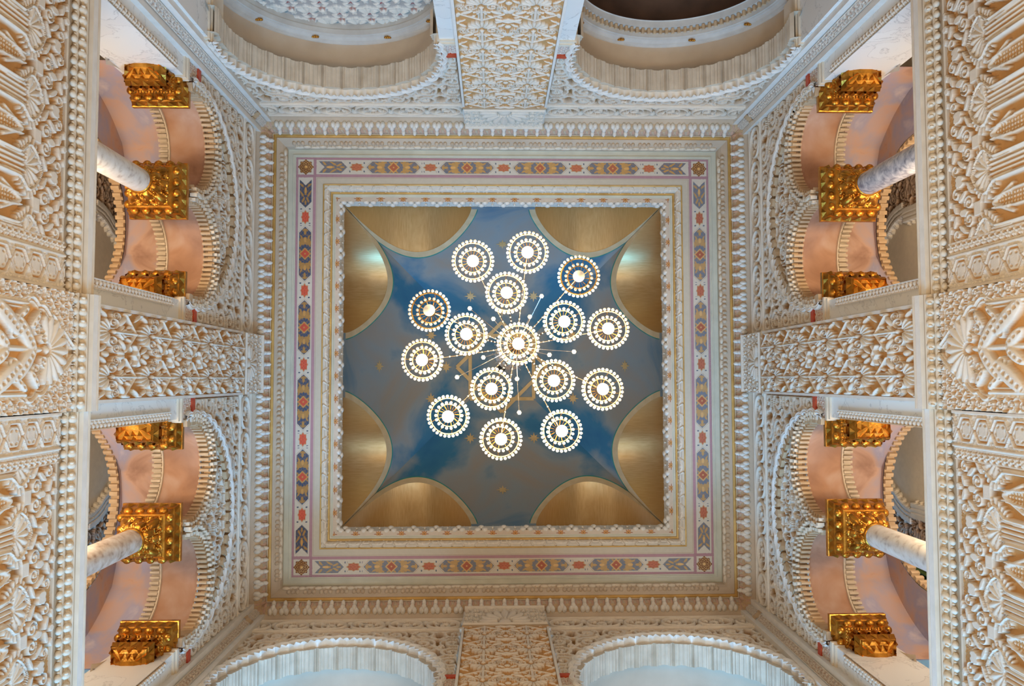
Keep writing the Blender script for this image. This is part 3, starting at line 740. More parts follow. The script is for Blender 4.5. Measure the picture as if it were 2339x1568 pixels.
# --- deep arches of the top and bottom walls
AC, AZ, AR = 1.88, 7.97, 1.17
def pleats(c, zc, r, n0, n1, N):
    a0, a1 = -.30, PI + .30; t = np.linspace(a0, a1, N * 18 + 1); ph = ((t - a0) / (a1 - a0) * N) % 1
    rr = r - .045 * np.sqrt(np.clip(1 - (2 * ph - 1) ** 2, 0, 1)) - .012 * (np.abs(ph - .16) < .06) - .010 * (np.abs(ph - .80) < .05) - .007 * (np.abs(ph - .34) < .03) - .007 * (np.abs(ph - .58) < .03)
    nd = n1 + .03 * (1 - np.abs(np.sin(ph * PI)))
    P = np.array([L3(c + (rr + dr) * np.cos(t), n0 + (nd - n0) * f, zc + (rr + dr) * np.sin(t)) for f, dr in ((0, .08), (0, .0), (.5, 0), (1, 0), (1, .13))])
    me = np_mesh('pleated_soffit', P.reshape(-1, 3), grid_faces(*P.shape[:2]), smooth=False); return me
def shell_wall(u0, u1, z0, z1, nd):
    nu, nv = 330, 240; u = np.linspace(u0, u1, nu); z = np.linspace(z0, z1, nv); U, Z = np.meshgrid(u, z, indexing='ij')
    p, q = .36, .27; j = np.floor(Z / q); x = (U + (j % 2) * p / 2) % p - p / 2; y = Z - (j + .5) * q
    r = np.hypot(x, y - .09); a = np.arctan2(x, -(y - .09))
    sh = (np.abs(a) < 1.15) & (r < .155 + .012 * np.cos(a * 9)) & (r > .02)
    h = np.where(sh, (.30 + .70 * np.abs(np.cos(a * 4.2))) * np.sin(np.clip(r / .165, 0, 1) * PI * .85) ** .6, 0)
    rim_ = ridge(np.hypot(x, (y - .09)) - .178 - .012 * np.cos(a * 9), .012) * (np.abs(a) < 1.5)
    h = np.maximum(h, .9 * rim_); h = np.maximum(h, 1.0 * dome(x, y, 0, .09 - .165, .025, .03))
    lv = np.maximum.reduce([dome(np.abs(x), y, .13, -.10, .055, .02, .7), dome(np.abs(x), y, .17, .06, .02, .06, .2), dome(np.abs(x), y, .06, .12, .05, .018, .4)])
    h = np.maximum(h, .7 * lv)
    col = two_tone(h, .14, np.array((.44, .38, .33)), WHITE)
    col[(dome(x, y, 0, .10, .012, .02) > 0) | (dome(np.abs(x), y, .02, .125, .012, .02) > 0)] = (.35, .06, .06)
    col[(dome(np.abs(x), y, .155, -.03, .022, .04) > 0) & (h < .3)] = (.46, .20, .14); col[(dome(np.abs(x), y, .10, .055, .02, .05, .5) > 0) & (h < .3)] = (.20, .27, .27)
    P = L3(U, nd - .036 * h, Z)
    me = np_mesh('shell_wall', P.reshape(-1, 3), grid_faces(nu, nv), col=col, smooth=True); me.materials.append(PL); return me
def rosette_mesh():
    mb = MB()
    for i in range(8):
        a = i * PI / 4; mb.ball((.030 * math.cos(a), .030 * math.sin(a), 0), (.018, .014, .014), 8, 6, 0, [[math.cos(a), -math.sin(a), 0], [math.sin(a), math.cos(a), 0], [0, 0, 1]])
    mb.ball((0, 0, .008), .015, 8, 6)
    me = mb.mesh('gilt_rosette', smooth=True); me.materials.append(M_GOLD); return me
me_ros = rosette_mesh()
me_sb2 = scroll_band(.53, 3.14, 5.5)
me_sp2 = spandrel(AC, AZ, AR + .05, .53, 3.14, 9.45, .09, .20)
me_rib2 = rib_mesh(AC, AZ, AR, 26)
def flip(me_src, name): return me_src
def deep_arch(side, sgn, label, kind):
    t = thing('deep_arch', label, 'arch', (0, 0, 0), SIDES[side] * PI / 2)
    for nm, me_ in (('scroll_band', me_sb2), ('spandrel_carving', me_sp2), ('scalloped_rib', me_rib2)):
        o = put_mesh(nm, me_, t)
        if sgn < 0: o.scale = (-1, 1, 1)
    c = sgn * AC
    o = put_mesh('pleated_soffit', pleats(c, AZ, AR - .002, .055, .30, 19), t); o.data.materials.append(M_PLEAT)
    mb = MB(); arc_strip(mb, c, AZ, -.35, PI + .35, [(AR + .05, .26), (AR + .085, .34), (AR + .10, .45), (AR + .105, .66)], 80)
    mb.build('barrel_vault', [M_BEIGE], t, smooth=True)
    mb = MB(); R = AR + .105
    arc_strip(mb, c, AZ, -.35, PI + .35, [(R, .655), (R - .012, .66), (R - .02, .672), (R - .035, .677), (R - .04, .69), (R - .065, .715), (R - .082, .722), (R - .087, .735), (R - .10, .74), (R - .105, .80)], 80)
    ring_ = mb.build('moulded_ring', [M_RING], t, smooth=False)
    for a in (.62, 1.20, PI - 1.20, PI - .62):
        q = put_mesh('gilt_rosette', me_ros, ring_); rr = R - .052
        q.location = tuple(L3(c + rr * math.cos(a), .695, AZ + rr * math.sin(a)))
        q.rotation_euler = (PI / 2 + .5, 0, 0)
    r2 = R - .10
    if kind == 'shell':
        put_mesh('shell_wall', shell_wall(c - 1.4, c + 1.4, 7.4, 9.4, .88), t)
        mb = MB(); arc_strip(mb, c, AZ, -.3, PI + .3, [(r2, .79), (r2 + .0, .9)], 60); mb.build('shell_wall_edge', [M_RING], t)
    else:
        mb = MB(); tooth_strip(mb, c, AZ, -.3, PI + .3, r2 + .01, r2 - .035, .78, .84, 58, 0, .5); mb.build('toothed_ring', [M_TAN], t)
        mb = MB(); arc_strip(mb, c, AZ, -.3, PI + .3, [(r2 + .01, .84), (r2 - .04, .85), (r2 - .05, .92), (r2 - .06, .93)], 80); mb.build('inner_ring', [M_RING], t)
        mb = MB(); arc_strip(mb, c, AZ, -.5, PI + .5, [(r2 - .06, .93), (r2 - .01, 1.0), (r2 + .02, 1.6), (r2 - .03, 1.62), (r2 - .03, 2.3), (0.02, 2.32)], 80); mb.build('dark_vault', [M_DARK], t, smooth=True)
    return t
deep_arch('top', -1, 'deep arch at the top left of the photo, shell patterned wall inside its ring', 'shell')
deep_arch('top', 1, 'deep arch at the top right of the photo, dark brown vault inside its ring', 'dark')
deep_arch('bottom', 1, 'deep arch at the bottom left of the photo with pale blue lit pleated soffit', 'open')
deep_arch('bottom', -1, 'deep arch at the bottom right of the photo with pale blue lit pleated soffit', 'open')

# --- galleries of the left and right walls
GC, GZ, GR = 1.745, 8.0, 1.13
SUB = (GC - .585, GC + .585); SR = .50
def tympanum():
    """wall face between the big arch and the two small ones"""
    u = np.linspace(GC - GR - .02, GC + GR + .02, 300); q = np.linspace(0, 1, 60)
    R2 = .60
    zlow = np.full_like(u, GZ - .15)
    for s in SUB:
        zlow = np.maximum(zlow, np.where(np.abs(u - s) < R2, GZ + np.sqrt(np.clip(R2 ** 2 - (u - s) ** 2, 0, 1)), 0))
    zhi = GZ + np.sqrt(np.clip((GR + .02) ** 2 - (u - GC) ** 2, 0, 9)); zhi = np.maximum(zhi, zlow + .001)
    U = u[:, None] + 0 * q; Z = zlow[:, None] + (zhi - zlow)[:, None] * q
    h = np.maximum(.35 * arabesque(U, Z, .15), .8 * blocky(U, Z, .11))
    h = np.where(arabesque(U - GC, Z, .30) > .62, 1, h)
    P = L3(U, .09 - .085 * h, Z)
    me = np_mesh('tympanum_carving', P.reshape(-1, 3), grid_faces(300, 60), col=two_tone(h, .45, TAN * .95, WHITE), smooth=False); me.materials.append(PL); return me
def sub_arch(cs):
    out = []
    mb = MB(); tooth_strip(mb, cs, GZ, -.1, PI + .1, .655, .585, -.03, .075, 17, 0, .75); out.append(('outer_fringe', mb.mesh('outer_fringe'), M_TAN))
    mb = MB(); arc_strip(mb, cs, GZ, -.2, PI + .2, [(.60, .07), (.54, .075)], 60); out.append(('painted_face', mb.mesh('painted_face'), M_PINK))
    mb = MB(); tooth_strip(mb, cs, GZ, -.22, PI + .22, .555, SR - .01, -.005, .10, 30, 0, .55)
    for k in range(30):
        a = -.22 + (PI + .44) * (k + .28) / 30
        for q in range(2):
            rr = .535 + .05 * q + rng.uniform(-.01, .01); s = rng.uniform(.010, .018)
            p = L3(cs + rr * math.cos(a), -.02, GZ + rr * math.sin(a)); mb.box(p[0] - s, p[0] + s, p[1] - .03, p[1] + .02 + .02 * q, p[2] - s, p[2] + s, 1)
    out.append(('inner_fringe', mb.mesh('inner_fringe'), M_TAN))
    mb = MB(); wave = lambda t, i: .012 * np.abs(np.sin(t * 15)) * (i == 0)
    arc_strip(mb, cs, GZ, -.25, PI + .25, [(SR + .01, .10), (SR + .012, .2), (SR + .012, .42), (SR + .0, .49)], 90, 0, wave); out.append(('pink_soffit', mb.mesh('pink_soffit', smooth=True), M_PINKD))
    mb = MB(); arc_strip(mb, cs, GZ, -.25, PI + .25, [(SR, .485), (SR - .025, .487), (SR - .025, .50)], 60); out.append(('gilt_lip', mb.mesh('gilt_lip'), M_CREAM))
    mb = MB(); tooth_strip(mb, cs, GZ, -.25, PI + .25, SR + .005, SR - .04, .50, .60, 30, 0, .55); out.append(('rear_fringe', mb.mesh('rear_fringe'), M_PLEAT))
    for i, (nm, me_, m) in enumerate(out):
        me_.materials.append(m)
        if nm == 'inner_fringe': me_.materials.append(M_CREAM)
    return out
me_tym = tympanum()
me_sbg = scroll_band(.39, 3.11, 6)
me_spg = spandrel(GC, GZ, GR + .05, .39, 3.11, 9.45, .10, .20)
me_ribg = rib_mesh(GC, GZ, GR + .02, 24, -.2, PI + .2)
mb = MB(); tooth_strip(mb, GC, GZ, -.2, PI + .2, GR + .03, GR - .055, -.03, .10, 30, 0, .75); me_reed = mb.mesh('reeded_soffit'); me_reed.materials.append(M_TAN)
subs = [sub_arch(s) for s in SUB]
GCB, GZB, GRB = 1.50, 7.75, .93
def corridor_vault():
    mb = MB()
    a = np.linspace(-.35, PI + .35, 150); cre = .06 * np.abs(np.sin(a * 3 + .3)) ** .6
    P = [L3(GC + (1.26 - cre) * np.cos(a), nd, 7.62 + (1.16 - cre) * np.sin(a)) for nd in (.56, .7, .9, 1.10)]
    mb.grid(np.array(P))
    mb.grid(np.array([L3(GCB + (GRB - .02) * np.cos(a), 1.04, GZB + (GRB - .02) * np.sin(a)), L3(GC + 1.3 * np.cos(a), 1.06, 7.62 + 1.25 * np.sin(a))])); me = mb.mesh('corridor_vault', smooth=True); me.materials.append(M_PINK); return me
me_cv = corridor_vault()
mb = MB(); tooth_strip(mb, GCB, GZB, -.35, PI + .35, GRB - .02, GRB - .06, 1.05, 1.14, 40, 0, .55);  me_ff = mb.mesh('far_fringe'); me_ff.materials.append(M_TAN)
mb = MB(); arc_strip(mb, GC, 7.62, -.35, PI + .35, [(1.16, .57), (1.32, .571)], 60); me_back = mb.mesh('screen_back'); me_back.materials.append(M_CREAM)
def far_wall():
    nu, nv = 300, 300; u = np.linspace(.1, 3.2, nu); z = np.linspace(7.6, 10.3, nv); U, Z = np.meshgrid(u, z, indexing='ij')
    cx, cz = 1.02, 9.02; x, y = U - cx, Z - cz; r = np.hypot(x, y); a = np.arctan2(y, x)
    ro = .86 + .05 * np.abs(np.cos(a * 3)) ; d = r - ro
    legs = y < 0; d = np.where(legs, np.abs(x) - .84, d)
    orn = np.maximum(arabesque(U, Z, .24), .9 * (fan(*cells(U, Z, .48)[:2], 0, 0, .15, 8, 0, 3.1, .1)))
    h = np.where(d > .02, .25 + .75 * orn, 0); fr = (d < .02) & (d > -.17)
    h = np.where(fr, 1.05 - .25 * (np.abs((d + .06)) < .006) - .2 * (np.abs(d + .11) < .006), h)
    h = np.where((d <= -.17), .1, h); bud = (np.abs(d + .185) < .014) & (np.sin(a * 46) > 0); h = np.where(bud, .6, h)
    col = np.where((d > .02)[..., None], np.where((orn > .3)[..., None], np.array((.50, .36, .26)), np.array((.30, .17, .09))), np.array((.70, .60, .45)))
    col[fr] = (.76, .71, .63)
    P = L3(U, 1.62 - .06 * h, Z); me = np_mesh('lobed_arch_wall', P.reshape(-1, 3), grid_faces(nu, nv), col=col, smooth=True); me.materials.append(PL); return me
me_fw = far_wall()
def gallery(side, sgn, label):
    t = thing('gallery_bay', label, 'gallery bay', (0, 0, 0), SIDES[side] * PI / 2)
    def p(nm, me_, par=t):
        o = put_mesh(nm, me_, par)
        if par is t and sgn < 0: o.scale = (-1, 1, 1)
        return o
    p('scroll_band', me_sbg); p('spandrel_carving', me_spg); p('scalloped_rib', me_ribg); p('reeded_soffit', me_reed); p('tympanum_carving', me_tym)
    for parts in subs:
        root = None
        for nm, me_, m in parts:
            if root is None: root = p('small_arch', me_)
            else: p(nm, me_, root)
    p('corridor_vault', me_cv); p('far_fringe', me_ff); p('screen_back', me_back); p('lobed_arch_wall', me_fw)
    return t
gallery('left', 1, 'upper bay of the left gallery, two small toothed arches with pink soffits')
gallery('left', -1, 'lower bay of the left gallery, two small toothed arches with lilac and pink soffits')
gallery('right', -1, 'upper bay of the right gallery, two small toothed arches with pink soffits')
gallery('right', 1, 'lower bay of the right gallery, two small toothed arches with lilac and pink soffits')

# --- gilt capitals and columns
def sq_ring(h0, z0, h1, z1):
    return np.array([[(-h0, -h0, z0), (h0, -h0, z0), (h0, h0, z0), (-h0, h0, z0)], [(-h1, -h1, z1), (h1, -h1, z1), (h1, h1, z1), (-h1, h1, z1)]])
def capital_parts(foliage):
    """meshes of a capital, base point at the top of the shaft (z=0), top at z=.47"""
    parts = []
    mb = MB()
    for a in ((.292, .47, .292, .425), (.292, .425, .282, .42), (.282, .42, .262, .345), (.262, .345, .252, .335), (.252, .335, .247, .325), (.247, .325, .215, .235), (.215, .235, .200, .225), (.20, .225, .19, .21), (.19, .21, .165, .20)):
        mb.grid(sq_ring(*a), 0, False, True)
    mb.add([(-.292, -.292, .47), (.292, -.292, .47), (.292, .292, .47), (-.292, .292, .47)], [(0, 1, 2, 3)])
    parts.append(('abacus', mb.mesh('abacus')))
    mb = MB(); mh = MB()
    for k in range(4):
        R = np.array([[math.cos(k * PI / 2), -math.sin(k * PI / 2), 0], [math.sin(k * PI / 2), math.cos(k * PI / 2), 0], [0, 0, 1]])
        for i in range(5):
            u = (i - 2) * .105; V = np.array([(u - .05, -.283, .418), (u + .05, -.283, .418), (u, -.262, .350), (u, -.302, .386)]) @ R.T
            mb.add(V, [(0, 1, 3), (1, 2, 3), (2, 0, 3)])
        for i in range(4):
            u = (i - 1.5) * .115
            mh.ball(np.array((u, -.236, .29)) @ R.T, (.046, .046, .036), 12, 8)
            V = np.array([(u - .03, -.228, .272), (u + .03, -.228, .272), (u, -.214, .236), (u, -.244, .268)]) @ R.T
            mh.add(V, [(0, 1, 3), (1, 2, 3), (2, 0, 3)])
            V = np.array([(u + .0575 - .02, -.243, .322), (u + .0575 + .02, -.243, .322), (u + .0575, -.222, .255), (u + .0575, -.252, .31)]) @ R.T
            mh.add(V, [(0, 1, 3), (1, 2, 3), (2, 0, 3)])
    parts.append(('dogtooth_row', mb.mesh('dogtooth_row'))); parts.append(('heart_row', mh.mesh('heart_row', smooth=True)))
    if foliage:
        n = 150; m = 60; a = np.linspace(0, 2 * PI, n, endpoint=False); t = np.linspace(0, 1, m); A, T = np.meshgrid(a, t, indexing='ij')
        sqr = 1 / np.maximum(np.abs(np.cos(A)), np.abs(np.sin(A)))
        base = (.122 + .055 * T ** 1.6) * (1 + (np.minimum(sqr, 1.32) - 1) * T)
        y = T * .21; x = A * .16
        lf = np.maximum.reduce([dome(((A * 8 / (2 * PI)) % 1 - .5), T, 0, .30, .42, .34), dome((((A * 8 / (2 * PI)) + .5) % 1 - .5), T, 0, .68, .40, .30), .9 * dome(((A * 16 / (2 * PI)) % 1 - .5), T, 0, .9, .4, .12), .7 * arabesque(x, y, .06)])
        vein = 1 - .35 * ridge(np.abs((A * 16 / (2 * PI)) % 1 - .5), .12)
        r = base + .045 * lf * vein * ss(0, .1, T)
        P = np.stack([r * np.cos(A), r * np.sin(A), y - .005 * lf], -1)
        me = np_mesh('leaf_bell', P.reshape(-1, 3), grid_faces(n, m, 0, True), smooth=False); parts.append(('leaf_bell', me))
        mb = MB()
        for k in range(8):
            an = k * PI / 4 + PI / 8
            for rr, zz, s in ((.165, .085, .030), (.195, .16, .034)):
                an2 = an + (PI / 8 if zz > .1 else 0)
                R = np.array([[math.cos(an2), -math.sin(an2), 0], [math.sin(an2), math.cos(an2), 0], [0, 0, 1]])
                mb.ball((rr * math.cos(an2), rr * math.sin(an2), zz), (.022, s, .014), 8, 6, 0, R)
                for q in (-1, 1): mb.ball(((rr - .008) * math.cos(an2 + q * .2), (rr - .008) * math.sin(an2 + q * .2), zz + .022), (.014, .02, .02), 7, 5, 0, R)
        parts.append(('leaf_tips', mb.mesh('leaf_tips', smooth=True)))
    else:
        mb = MB(); mb.grid(sq_ring(.185, .20, .175, .02), 0, False, True); mb.grid(sq_ring(.175, .02, .06, -.03), 0, False, True); mb.grid(sq_ring(.06, -.03, .001, -.03), 0, False, True)
        for k in range(4):
            R = np.array([[math.cos(k * PI / 2), -math.sin(k * PI / 2), 0], [math.sin(k * PI / 2), math.cos(k * PI / 2), 0], [0, 0, 1]])
            for i in range(3):
                for rr, zz, w_ in ((.150, .010, .045), (.095, -.012, .03)):
                    u = (i - 1) * w_ * 2.1; V = np.array([(u - w_, -rr - .03, zz + .012), (u + w_, -rr - .03, zz + .012), (u, -rr + .03, zz - .012), (u, -rr - .006, zz - .035)]) @ R.T; mb.add(V, [(0, 1, 3), (1, 2, 3), (2, 0, 3)])
            for i in range(4):
                u = (i - 1.5) * .10
                P = np.array([(u, -.205, .185), (u, -.205, .10)]) @ R.T; mb.tube(P, .016, 7)
                mb.ball(np.array((u, -.208, .192)) @ R.T, (.022, .022, .014), 8, 5)
            for i in range(14): mb.ball(np.array(((i - 6.5) * .030, -.214, .222)) @ R.T, .011, 6, 5)
            V = np.array([(-.2, -.2, .095), (.2, -.2, .095), (.17, -.165, .0), (-.17, -.165, .0)]) @ R.T; mb.add(V, [(0, 1, 2, 3)])
            for i in range(3):
                u = (i - 1) * .11; V = np.array([(u - .04, -.2, .085), (u + .04, -.2, .085), (u, -.175, .015), (u, -.215, .05)]) @ R.T; mb.add(V, [(0, 1, 3), (1, 2, 3), (2, 0, 3)])
        parts.append(('colonnette_row', mb.mesh('colonnette_row', smooth=False)))
    for nm, me_ in parts: me_.materials.append(M_GOLD)
    return parts
CAP_F = capital_parts(True); CAP_B = capital_parts(False)
def local(side, u, n, z):
    k = SIDES[side]; x, y = u, -(W + n)
    for _ in range(k): x, y = -y, x
    return (x, y, z + LIFT)
def column(side, u, shaft_mat, label):
    t = thing('column', label, 'column', local(side, u, .30, 7.37), SIDES[side] * PI / 2, 'gallery columns')
    mb = MB(); z = np.linspace(-1.50, .02, 16); prof = [(.124 - .010 * ((zz + 1.5) / 1.5), zz) for zz in z]
    mb.lathe(prof, 32); mb.lathe([(.17, -1.52), (.17, -1.46), (.15, -1.45), (.155, -1.41), (.128, -1.38)], 32)
    mb.build('shaft', [shaft_mat], t, smooth=True)
    mb = MB(); mb.lathe([(.116, -.025), (.128, -.018), (.130, -.004), (.122, .006)], 32); mb.build('neck_ring', [M_GOLD], t, smooth=True)
    cap = None
    for nm, me_ in CAP_F:
        if cap is None: cap = put_mesh('capital', me_, t)
        else: put_mesh(nm, me_, cap)
    return t
column('left', GC, M_SHAFT, 'white marble column with gilt capital in the upper left gallery bay')
column('left', -GC, M_SHAFTR, 'rusty speckled marble column with gilt capital in the lower left gallery bay')
column('right', -GC, M_SHAFTG, 'grey violet marble column with gilt capital in the upper right gallery bay')
column('right', GC, M_SHAFT, 'creamy marble column with gilt capital in the lower right gallery bay')
def half_capital(side, u, label):
    t = thing('gilt_half_capital', label, 'capital', local(side, u, .30, 7.37), SIDES[side] * PI / 2, 'gilt capitals against the gallery piers')
    for nm, me_ in CAP_B: put_mesh(nm, me_, t)
    return t
for side, ub in (('left', {1: 'upper', -1: 'lower'}), ('right', {-1: 'upper', 1: 'lower'})):
    for sg, nm in ub.items():
        half_capital(side, sg * .62, 'gilt half capital in the %s %s bay, against the pier of the wide middle pilaster' % (nm, side))
        half_capital(side, sg * 2.92, 'gilt half capital in the %s %s bay, against the marble pier nearest the room corner' % (nm, side))

# --- curtains hanging in the lower galleries
def curtain(side, u, label):
    t = thing('curtain', label, 'curtain', local(side, u, 1.35, 8.2), SIDES[side] * PI / 2)
    a = np.linspace(-.30, .30, 90); z = np.linspace(-.55, .35, 40); A, Zz = np.meshgrid(a, z, indexing='ij')
    P = np.stack([A, .05 * np.sin(A * 60 + 2 * Zz) + .015 * np.sin(A * 23), Zz], -1)
    me = np_mesh('curtain_cloth', P.reshape(-1, 3), grid_faces(90, 40), smooth=True); add_obj('curtain_cloth', me, t, [M_CURT])
    mb = MB(); mb.tube([(-.33, 0, .36), (.33, 0, .36)], .015, 8); mb.build('curtain_rod', [M_BRASS], t)
curtain('left', -2.55, 'green curtain glimpsed in the lower left gallery below the column')
curtain('right', 2.55, 'green curtain glimpsed in the lower right gallery below the column')

# --- balcony fronts
def balcony_profile(n_out):
    return
def lotus(U, Z):
    p = .477; x = (U - 1.23 + p / 2) % p - p / 2; y = Z - 5.235; ax = np.abs(x)
    w = np.interp(y, [-.6, -.30, -.235, -.20, -.165, -.13, -.08, -.03, 0, .02], [.085, .085, .088, .115, .150, .158, .125, .06, .0, -.05])
    d = ax - w
    h = np.full(U.shape, .10)
    inn = (d < 0)
    h = np.where(inn & (y < -.19), .12 + .6 * np.abs(np.cos(x / .085 * PI * 2.5)) ** .7, h)
    flor = np.maximum.reduce([fan(x, y, 0, -.18, .15, 7, PI / 2, 1.5, .12), dome(ax, y, .10, -.14, .04, .025, .4), .9 * spiral(ax, y, .055, -.175, .03, .018), .8 * dome(ax, y, .05, -.07, .03, .015, -.8)])
    h = np.where(inn & (y >= -.19), .18 + .62 * flor, h)
    comb = .5 + .5 * np.sign(np.sin(np.arctan2(y + .15, ax) * 30)) * ss(.0, .02, d)
    fl = (d > 0) & (d < .062 - .02 * ss(-.08, 0, y)) & (y > -.27) & (y < -.02)
    h = np.where(fl, .28 + .5 * comb, h)
    h = np.maximum(h, .95 * ridge(d + .004, .013)); h = np.maximum(h, .8 * ridge(d + .026, .008) * (y > -.4))
    x2 = p / 2 - ax
    leaf = np.hypot(x2 / (.052 * np.clip(1.2 - (y + .42) * 2.2, .1, 1.3)), 0 * y)
    lf = (y < -.20) & (leaf < 1); scale = .5 + .5 * np.abs(np.sin(y * 110) * np.cos(x2 * 110))
    h = np.where(lf & (leaf < .7), .22 + .3 * scale, h); h = np.where(lf & (leaf >= .7), .75, h)
    h = np.maximum(h, .7 * ridge(segd(x2, y, 0, -.20, .09, -.40), .02) * (y < -.18))
    hol = np.hypot(x2 / .075, (y + .12) / .085); h = np.where((hol < 1) & ~fl & ~inn, 0, h)
    cr = y > -.05
    s = np.maximum.reduce([spiral(x2, y, .06, .03, .055, .032), dome(x2, y, .0, .09, .03, .05), .9 * dome(x2, y, .12, .10, .06, .022, -.9), .9 * dome(x2, y, .17, .02, .06, .018, .5), .9 * dome(x2, y, .22, .13, .03, .05), .8 * spiral(x2, y, .15, .17, .045, .03, -1), .9 * dome(x2, y, .05, .19, .05, .02, .3), .9 * dome(x2, y, 0, .25, .03, .03), .8 * dome(x2, y, .1, .25, .035, .018)])
    st = (x2 < .05) & (y > -.10) & (y < .02); h = np.where(st, .8, h)
    h = np.where(cr & (d > .01) & (y > -.02), np.maximum(.28, .28 + .6 * (s > .3)), h)
    h = np.where(cr & (s < .05) & (y > .02) & (arabesque(U, Z, .07) > .45), .15, h)
    return h
def frieze_grid(name, u0, u1, z0, z1, hf, nd, amp, ground=TAN, top=WHITE * .98, thr=.3, du=.0065):
    nu = int(abs(u1 - u0) / du) + 2; nv = int((z1 - z0) / .0062) + 2
    u = np.linspace(u0, u1, nu); z = np.linspace(z0, z1, nv); U, Z = np.meshgrid(u, z, indexing='ij'); h = hf(U, Z)
    P = L3(U, nd - amp * h, Z); c = np.where((h > thr)[..., None], top, np.where((h > .05)[..., None], ground * 1.1, ground * .8))  # deepest hollows get a darker ground, shade put into the colour
    me = np_mesh(name, P.reshape(-1, 3), grid_faces(nu, nv), col=c, smooth=True); me.materials.append(PL); return me
def hexes(U, Z):
    x = np.abs(U) - .575; q = .185; j = np.floor((Z - 5.46) / q); y = (Z - 5.46) % q - q / 2
    hx = np.maximum(np.abs(x) * .866 + np.abs(y) * .5 * 1.0, np.abs(y)) ; hx = np.maximum(np.abs(x) * 1.0, np.abs(x) * .5 + np.abs(y) * .9)
    hx = np.maximum(np.abs(y) * .866 + np.abs(x) * .5, np.abs(x)) 
    h = np.where(hx < .093, .8, .5 + .2 * (arabesque(U, Z, .06) > .5)); h = np.where(hx < .078, .35, h); h = np.where((hx < .066), .75, h); h = np.where(hx < .050, .15, h)
    h = np.where(fan(x, y, 0, 0, .05, 6, 0, 3.1, .05) > .3, .75, h); h = np.maximum(h, .95 * ridge(hx - .088, .007))
    h = np.where(np.abs(np.abs(x) - .125) < .01, .85, h)
    return h
def flowers(U, Z):
    x = np.abs(U) - .755; y = Z % .062 - .031
    return np.maximum(.2 + .7 * fan(x, y, 0, 0, .03, 5, 0, 3.1, .05), np.where(np.abs(np.abs(x) - .042) < .012, .65, 0))
def centre_panel(U, Z):
    x = np.abs(U); y = Z - 5.30
    r = np.hypot(x, y); 
    # polylobed frame
    fx = np.interp(y, [-.9, -.28, -.27, -.16, -.15, -.02, -.01, .10, .11, .30], [.30, .30, .335, .30, .30, .235, .235, .15, .15, .0])
    lobe = .028 * np.abs(np.sin(np.clip((y + .28) / .40, 0, 1) * PI * 3.2)) * (y > -.28)
    d = x - fx - lobe
    h = np.where(d > 0, .25 + .5 * (arabesque(x, y, .11) > .35), .22)
    h = np.maximum(h, .85 * ridge(d, .016)); h = np.maximum(h, .7 * ridge(d + .028, .010)); h = np.where((d > .012) & (d < .03), .55, h)
    pal = fan(x, y, 0, -.06, .24, 11, PI / 2, 1.9, .18); h = np.where(pal > .05, .35 + .6 * pal, h)
    h = np.maximum(h, .9 * dome(x, y, 0, -.06, .04, .03)); h = np.maximum(h, .9 * spiral(x, y, .075, -.10, .045, .028))
    for (cx, cy, a, b, an) in ((.10, -.30, .17, .055, -.75), (.19, -.48, .18, .06, -.95), (.20, -.20, .08, .03, .7), (.06, -.55, .10, .04, -1.0), (.24, -.33, .07, .025, .9)):
        e = dome(x, y, cx, cy, a, b, an); h = np.where(e > .1, np.maximum(h, .55 + .45 * e ** .5), h)
        xx = (x - cx) * math.cos(an) + (y - cy) * math.sin(an); yy = -(x - cx) * math.sin(an) + (y - cy) * math.cos(an)
        h = np.where((e > .5) & (np.abs(yy) < b * .22) & (np.sin(xx * 130) > 0), .3, h)
    h = np.maximum(h, .8 * ridge(x, .022) * (y < -.12)); h = np.maximum(h, .9 * spiral(x, y, .13, -.18, .05, .03)); h = np.maximum(h, .85 * spiral(x, y, .10, -.42, .06, .035, -1))
    return h
BZ = 4.55
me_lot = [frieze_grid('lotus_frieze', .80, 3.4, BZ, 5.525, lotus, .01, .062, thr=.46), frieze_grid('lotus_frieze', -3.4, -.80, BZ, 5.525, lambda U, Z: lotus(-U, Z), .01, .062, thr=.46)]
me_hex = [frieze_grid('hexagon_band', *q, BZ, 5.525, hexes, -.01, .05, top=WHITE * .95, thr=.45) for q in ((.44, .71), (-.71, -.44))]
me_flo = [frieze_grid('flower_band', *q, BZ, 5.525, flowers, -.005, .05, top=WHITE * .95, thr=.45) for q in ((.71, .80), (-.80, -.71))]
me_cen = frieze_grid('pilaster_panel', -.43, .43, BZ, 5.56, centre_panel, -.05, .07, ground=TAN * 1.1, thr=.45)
def moulding(prof, mats_i, mats, name):
    """balcony cornice: profile (n, z) swept along u with a break forward over the middle pilaster"""
    mb = MB(); e = .055
    def path(n): return [(-3.6, n), (-.44 + 0, n), (-.44, n - e), (.44, n - e), (.44, n), (3.6, n)]
    for (a, b), mi in zip(zip(prof[:-1], prof[1:]), mats_i):
        P = np.array([[L3(u, nn, z) for u, nn in path(n)] for n, z in (a, b)]); mb.grid(P, mi)
    me = mb.mesh(name)
    for m in mats: me.materials.append(m)
    return me
prof = [(.02, 5.515), (-.022, 5.515), (-.024, 5.535), (-.012, 5.54), (-.012, 5.60), (-.03, 5.61), (-.035, 5.64), (-.04, 5.66), (-.042, 5.70), (-.065, 5.702), (-.067, 5.715), (-.060, 5.718), (-.062, 5.735), (-.092, 5.74), (-.094, 5.80), (-.088, 5.802), (-.088, 5.812), (-.094, 5.815), (-.096, 5.832), (-.05, 5.86), (.8, 5.86)]
mi = [0, 0, 2, 1, 1, 0, 1, 0, 0, 0, 2, 1, 0, 3, 4, 4, 0, 0, 3, 3]
M_FLOOR = mat_noise('gallery floor edge', [(.3, (.5, .43, .34)), (.7, (.6, .53, .43))], 4)
